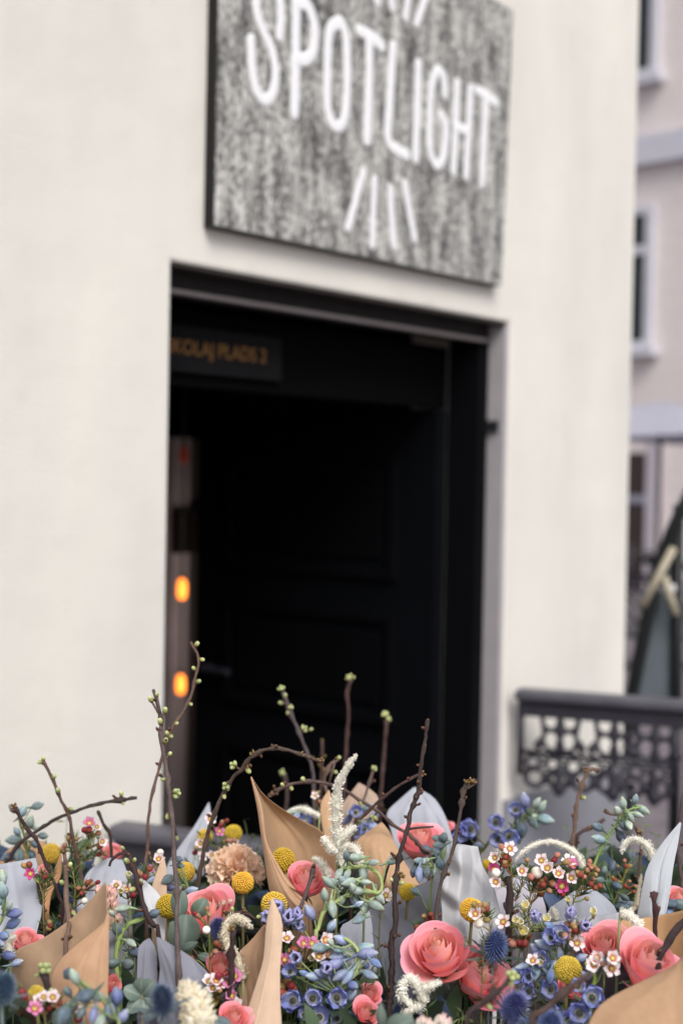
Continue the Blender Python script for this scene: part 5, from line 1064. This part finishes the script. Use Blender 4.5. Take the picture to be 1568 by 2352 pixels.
# ------------------------------------------------------------------ white fuzzy spikes
def fuzzy(fr, pts, d, label, r=.0050, r_tip=.0035, col=(244,241,234), more=(), dens=26000, root_out=True):
    r *= 1.3; r_tip *= 1.3
    d0, d1 = d if hasattr(d, '__len__') else (d, d); n = len(pts)
    w = [P(fr(*p), d0+(d1-d0)*i/(n-1)) for i, p in enumerate(pts)]
    root = base_of(w[0]); t = thing('fuzzy_spike', label, 'flower', root, 'white fuzzy flower spikes')
    b = MB(); b.tube(smooth([root, root.lerp(w[0], .65), w[0]], 8), .0014, 6, lin((150,158,110))); part('stem', b.mesh('stem', M_LEAF), t)
    for w_ in [w] + [[P(fr(*p), d1) for p in m_] for m_ in more]:
        path = smooth(w_, 10+6*len(w_)); m = len(path); b = MB(); c0, c1 = lin(tuple(min(255, x*1.06) for x in col)), lin((212,204,186))
        rad = [(r + (r_tip-r)*i/(m-1))*(.75+.25*math.sin(math.pi*min(1, i/(m-1)*1.02+.2))) for i in range(m)]
        rad = [q*(1+.30*mnoise.noise(path[i]*140))*math.sqrt(min(1, (m-1-i)/(.14*m)+.05)) for i, q in enumerate(rad)]
        b.tube(path, [q*.62 for q in rad], 8, mix(c0, c1, .45))
        Ltot = sum((a-c).length for a, c in zip(path, path[1:])); cnt = int(Ltot*dens/2.6)
        for _ in range(cnt):
            x = random.random()*(m-1.001); i = int(x); p = path[i].lerp(path[i+1], x-i); tg = (path[i+1]-path[i]).normalized()
            q = tg.orthogonal().normalized(); q.rotate(Quaternion(tg, U1(0, 6.28))); n_ = (q + tg*U1(.1,.7)).normalized(); rr = rad[i]
            base = p + q*rr*.55; e = base + n_*rr*U1(.25,.85); s_ = tg.cross(q)*rr*U1(.12,.22)
            c = mix(mix(c0, lin((255,253,248)), random.random()*.7), c1, .3*(random.random() < .25))
            mid = base.lerp(e, .55)
            b.add([base-s_*.4, mid-s_, e, mid+s_, mid+q*rr*.12], [(0,4,1),(1,4,2),(2,4,3),(3,4,0)], [mix(c, c1, .5), c, c, c, c])
        part('spike', b.mesh('spike', M_FUZZ, False), t)
fuzzy(B, [(860,700),(850,620),(850,560),(848,430),(868,290),(915,190),(985,90)], (1.56,1.52), 'tall white fuzzy spike standing above the kraft tips', .0050, .0044, more=[[(862,690),(890,640),(930,600),(985,562)], [(855,740),(810,700),(778,660),(765,630)]])
fuzzy(B, [(1040,880),(1010,790),(970,710),(910,695),(885,745),(880,800),(930,840)], 1.55, 'white fuzzy spike looped behind the hooked delphinium', .0052, .0046, more=[[(800,900),(770,840),(730,790),(690,775)], [(870,1000),(840,960),(830,920)]])
fuzzy(B, [(740,500),(680,470),(610,445),(545,462)], 1.82, 'white fuzzy spike drooping behind the tall kraft peak', .0046, .0036)
fuzzy(A, [(1400,1110),(1460,1080),(1540,1055)], 1.56, 'short tan fuzzy spike behind the wide coral rose', .0044, .0036, (214,196,176))
fuzzy(B, [(235,1580),(215,1500),(185,1420),(140,1370),(115,1290),(125,1220),(170,1170),(235,1190),(300,1245)], (1.42,1.46), 'white fuzzy loop beside the shaded kraft sheet', .0050, .0056, (226,214,190))
fuzzy(B, [(1305,1890),(1320,1790),(1390,1760),(1430,1720),(1400,1640),(1340,1560),(1290,1620),(1290,1700),(1350,1760),(1320,1850)], 1.38, 'thick white fuzzy loop before the largest coral rose', .0046, .0046, more=[[(1400,1660),(1450,1630),(1550,1595)]])
fuzzy(A, [(1330,1930),(1320,1830),(1280,1720),(1200,1600)], (1.20,1.24), 'thick cream fuzzy spike beside the large blurred thistle', .0115, .0085, (226,216,188))
fuzzy(C, [(905,840),(870,760),(800,705),(690,668),(580,690),(500,745),(455,800)], 1.66, 'white fuzzy spike arching behind the waxflower sprays', .0042, .0036)
fuzzy(C, [(1370,800),(1355,740),(1310,675),(1240,650),(1180,680),(1160,750)], 1.58, 'white fuzzy spike hooked beside the pale tissue spear', .0046, .0042)
fuzzy(C, [(1210,1125),(1255,1090),(1272,1000),(1292,880)], 1.60, 'thin cream fuzzy spike along the pale tissue spear', .0030, .0026, (214,206,180))
fuzzy(C, [(1150,1145),(1200,1145),(1250,1190),(1285,1260),(1310,1350)], 1.41, 'white fuzzy spike hanging over the broad kraft wall', .0052, .0040)
fuzzy(C, [(110,1400),(120,1340),(110,1290)], 1.49, 'short grey fuzzy spike behind the largest coral rose', .0056, .0044, (180,172,156), more=[[(120,1330),(90,1310)]])
fuzzy(A, [(70,1420),(50,1350),(20,1310)], 1.45, 'small white fuzzy spike at the edge above the blue buds', .0052, .0040, more=[[(50,1310),(110,1290)]])
fuzzy(C, [(730,1180),(715,1140),(700,1100)], 1.55, 'small white fuzzy tip below the waxflower sprays', .0044, .0030)

# ------------------------------------------------------------------ eucalyptus leaves, hyacinth, tulip tips
def leaf_mesh(pointed=0.0):
    b = MB()
    def fn(u, v):
        a = (u-.5)*2; w_ = .5*math.sin(math.pi*min(1, .04+.93*v))**(.62 if not pointed else 1.0)*(1-pointed*v*.5)
        return Vector((.16*a*a*w_ - .10*math.sin(math.pi*v), a*w_, v))
    b.grid(fn, 8, 10, lambda u, v: mix(lin((104,122,112)), lin((144,158,148)), .8 if abs(u-.5) < .07 else .25*v))
    return b.mesh('leaf', M_LEAF)
EUL = [leaf_mesh(), leaf_mesh(.5)]
def eucalyptus(fr, root_px, leaves, d, label):
    w = P(fr(*root_px), d); root = base_of(w); t = thing('eucalyptus_sprig', label, 'eucalyptus', root, 'eucalyptus sprigs')
    b = MB(); b.tube(smooth([root, root.lerp(w, .6), w], 8), .0013, 6, lin((120,110,90)))
    for (x, y, tx, ty, k, wf) in leaves:       # leaf base px, tip px, kind, width factor
        p, q = P(fr(x, y), d), P(fr(tx, ty), d - .006); ax = q-p; L_ = ax.length; ax.normalize()
        tw = toward(p); xx = (-tw + ax*tw.dot(ax)).normalized(); yy = ax.cross(xx)
        xx = (xx + yy*U1(-.35,.35)).normalized(); yy = ax.cross(xx)
        M = Matrix(((xx.x, yy.x, ax.x, p.x), (xx.y, yy.y, ax.y, p.y), (xx.z, yy.z, ax.z, p.z), (0,0,0,1))) @ Matrix.Diagonal((L_, L_*wf, L_, 1))
        part('leaf', EUL[k], t, M); b.tube([w, p], .0009, 5, lin((128,130,100)))
    part('stem', b.mesh('stem', M_LEAF), t)
eucalyptus(A, (1205,1290), [(1195,1180,1180,960,0,.5), (1290,1170,1360,1045,0,.75), (1205,1380,1230,1150,0,.9), (1190,1390,1310,1330,1,.5), (1200,1300,1130,1200,0,.6), (1310,1420,1400,1440,0,.6)], 1.46, 'broad grey green eucalyptus leaves behind the tall grey purple twig')
eucalyptus(A, (940,1690), [(935,1690,820,1640,0,.8), (940,1685,1020,1590,0,.9), (935,1680,940,1570,0,.9), (950,1700,1050,1720,0,.8), (930,1700,850,1800,0,.8), (945,1710,960,1800,0,.9)], 1.34, 'round eucalyptus leaf cluster below the grey tissue pleat')
eucalyptus(B, (1260,1960), [(1180,1920,1360,1840,0,.75), (1150,1900,1145,1730,1,.45), (1260,1950,1390,1880,0,.6)], 1.18, 'blurred eucalyptus leaf low beside the thick white fuzzy loop')
eucalyptus(A, (420,1900), [(420,1890,500,1730,0,.8), (400,1880,360,1790,0,.8), (440,1890,560,1850,0,.8)], 1.28, 'blurred eucalyptus leaves below the kraft front flap')
def hyacinth(fr, rows, d, label, cols_=((228,176,168),(214,206,170))):
    c = P(fr(*rows[0][:2]), d); root = base_of(c); t = thing('hyacinth', label, 'flower', root)
    hp = petal_mesh('petal', .020, .0062, .12, lin(cols_[1]), lin(cols_[0]), lin((236,190,184)))
    for (x, y, tx, ty) in rows:
        p, q = P(fr(x, y), d), P(fr(tx, ty), d-.004); ax = q-p; s_ = ax.length/.020
        M = orient(p, ax, (s_, s_, s_), U1(0, 6.28)); 
        for k in range(3): part('petal', hp, t, M @ Matrix.Rotation(k*2.09, 4, 'Z') @ Matrix.Translation((.003, 0, 0)) @ Matrix.Rotation(-.18, 4, 'Y'))
    b = MB(); b.tube(smooth([root, root.lerp(c, .6), c], 8), .003, 6, lin((150,160,110))); part('stem', b.mesh('stem', M_LEAF), t)
hyacinth(A, [(690,1080,640,950), (700,1070,690,945), (720,1080,730,950), (730,1090,765,970), (720,1140,755,1010), (740,1160,775,1050), (700,1150,720,1030), (740,1240,735,1120), (760,1250,790,1140), (720,1240,760,1120)], 1.49, 'pale pink waxy hyacinth behind the tip of the large kraft cone')
hyacinth(B, [(1420,1960,1420,1810), (1440,1960,1470,1830), (1500,1960,1570,1800), (1530,1960,1610,1830), (1500,1980,1560,1850)], 1.22, 'cream tulip tips low below the largest coral rose', ((238,228,222),(236,230,206)))

# ------------------------------------------------------------------ leafy filling inside every bucket
def filler(x, y, zr, label, rad, n, seed):
    random.seed(seed); b = MB()
    for _ in range(n):
        a = U1(0, 6.28); r_ = rad*math.sqrt(random.random()); h = zr + U1(-.05, .065) - .04*(r_/rad)
        p = Vector((x + r_*math.cos(a), y + r_*math.sin(a), h)); ax = Vector((U1(-1,1), U1(-1,.6), U1(-.1,1))).normalized()
        L_ = U1(.022, .05); sdv = ax.orthogonal().normalized(); sdv.rotate(Quaternion(ax, U1(0, 6.28))); w_ = L_*U1(.13, .34); nn = ax.cross(sdv)
        c = mix(lin((32,46,36)), lin((82,102,74)), random.random()**1.7)  # leaf greens darkened to deepen the shade between the flower heads
        if random.random() < .22: c = mix(lin((52,64,104)), lin((84,100,130)), random.random())
        vs = [p, p+ax*L_*.3+sdv*w_-nn*w_*.2, p+ax*L_*.3, p+ax*L_*.3-sdv*w_-nn*w_*.2, p+ax*L_*.7+sdv*w_*.7-nn*w_*.35, p+ax*L_*.7-nn*w_*.15, p+ax*L_*.7-sdv*w_*.7-nn*w_*.35, p+ax*L_-nn*w_*.5]
        b.add(vs, [(0,1,2),(0,2,3),(1,4,5,2),(2,5,6,3),(4,7,5),(5,7,6)], c)
        if random.random() < .35:
            q = p - Vector((U1(-.01,.01), U1(-.01,.01), U1(.05,.1))); b.tube([q, p], .001, 4, lin((84,96,60)))
    for _ in range(150):                      # thin stems and narrow leaves tangling up between the heads
        a = U1(0, 6.28); r_ = rad*math.sqrt(random.random())*.95; p = Vector((x + r_*math.cos(a), y + r_*math.sin(a), zr-.08))
        top = zr + (U1(.0, .085) if p.y > y else U1(-.03, .035)); q = Vector((p.x + U1(-.03,.03), p.y + U1(-.02,.02), top))
        pth = smooth([p, p.lerp(q, .5) + Vector((U1(-.012,.012), U1(-.012,.012), 0)), q], 6); c = mix(lin((72,90,50)), lin((124,140,80)), random.random())
        b.tube(pth, [.0011, .0010, .0009, .0009, .0008, .0005], 4, c)
        for k in range(5):
            s0 = pth[random.randint(2, 5)]; ax = Vector((U1(-1,1), U1(-1,1), U1(.0,1))).normalized(); L_ = U1(.008, .020); sv = ax.orthogonal().normalized()*L_*.09
            b.add([s0, s0+ax*L_*.5+sv, s0+ax*L_, s0+ax*L_*.5-sv], [(0,1,2,3)], mix(c, lin((58,78,50)), random.random()))
    solo('green_foliage', b.mesh('green_foliage', M_LEAF), label, 'foliage', None, 'stuff')
for i, ((x, y, zr), l) in enumerate(zip(BUCK[:6], BL)):
    filler(x, y, zr + (.0 if y < 1.6 else -.015), 'dark leafy filling in the bucket ' + l, .17, 900, 40+i)
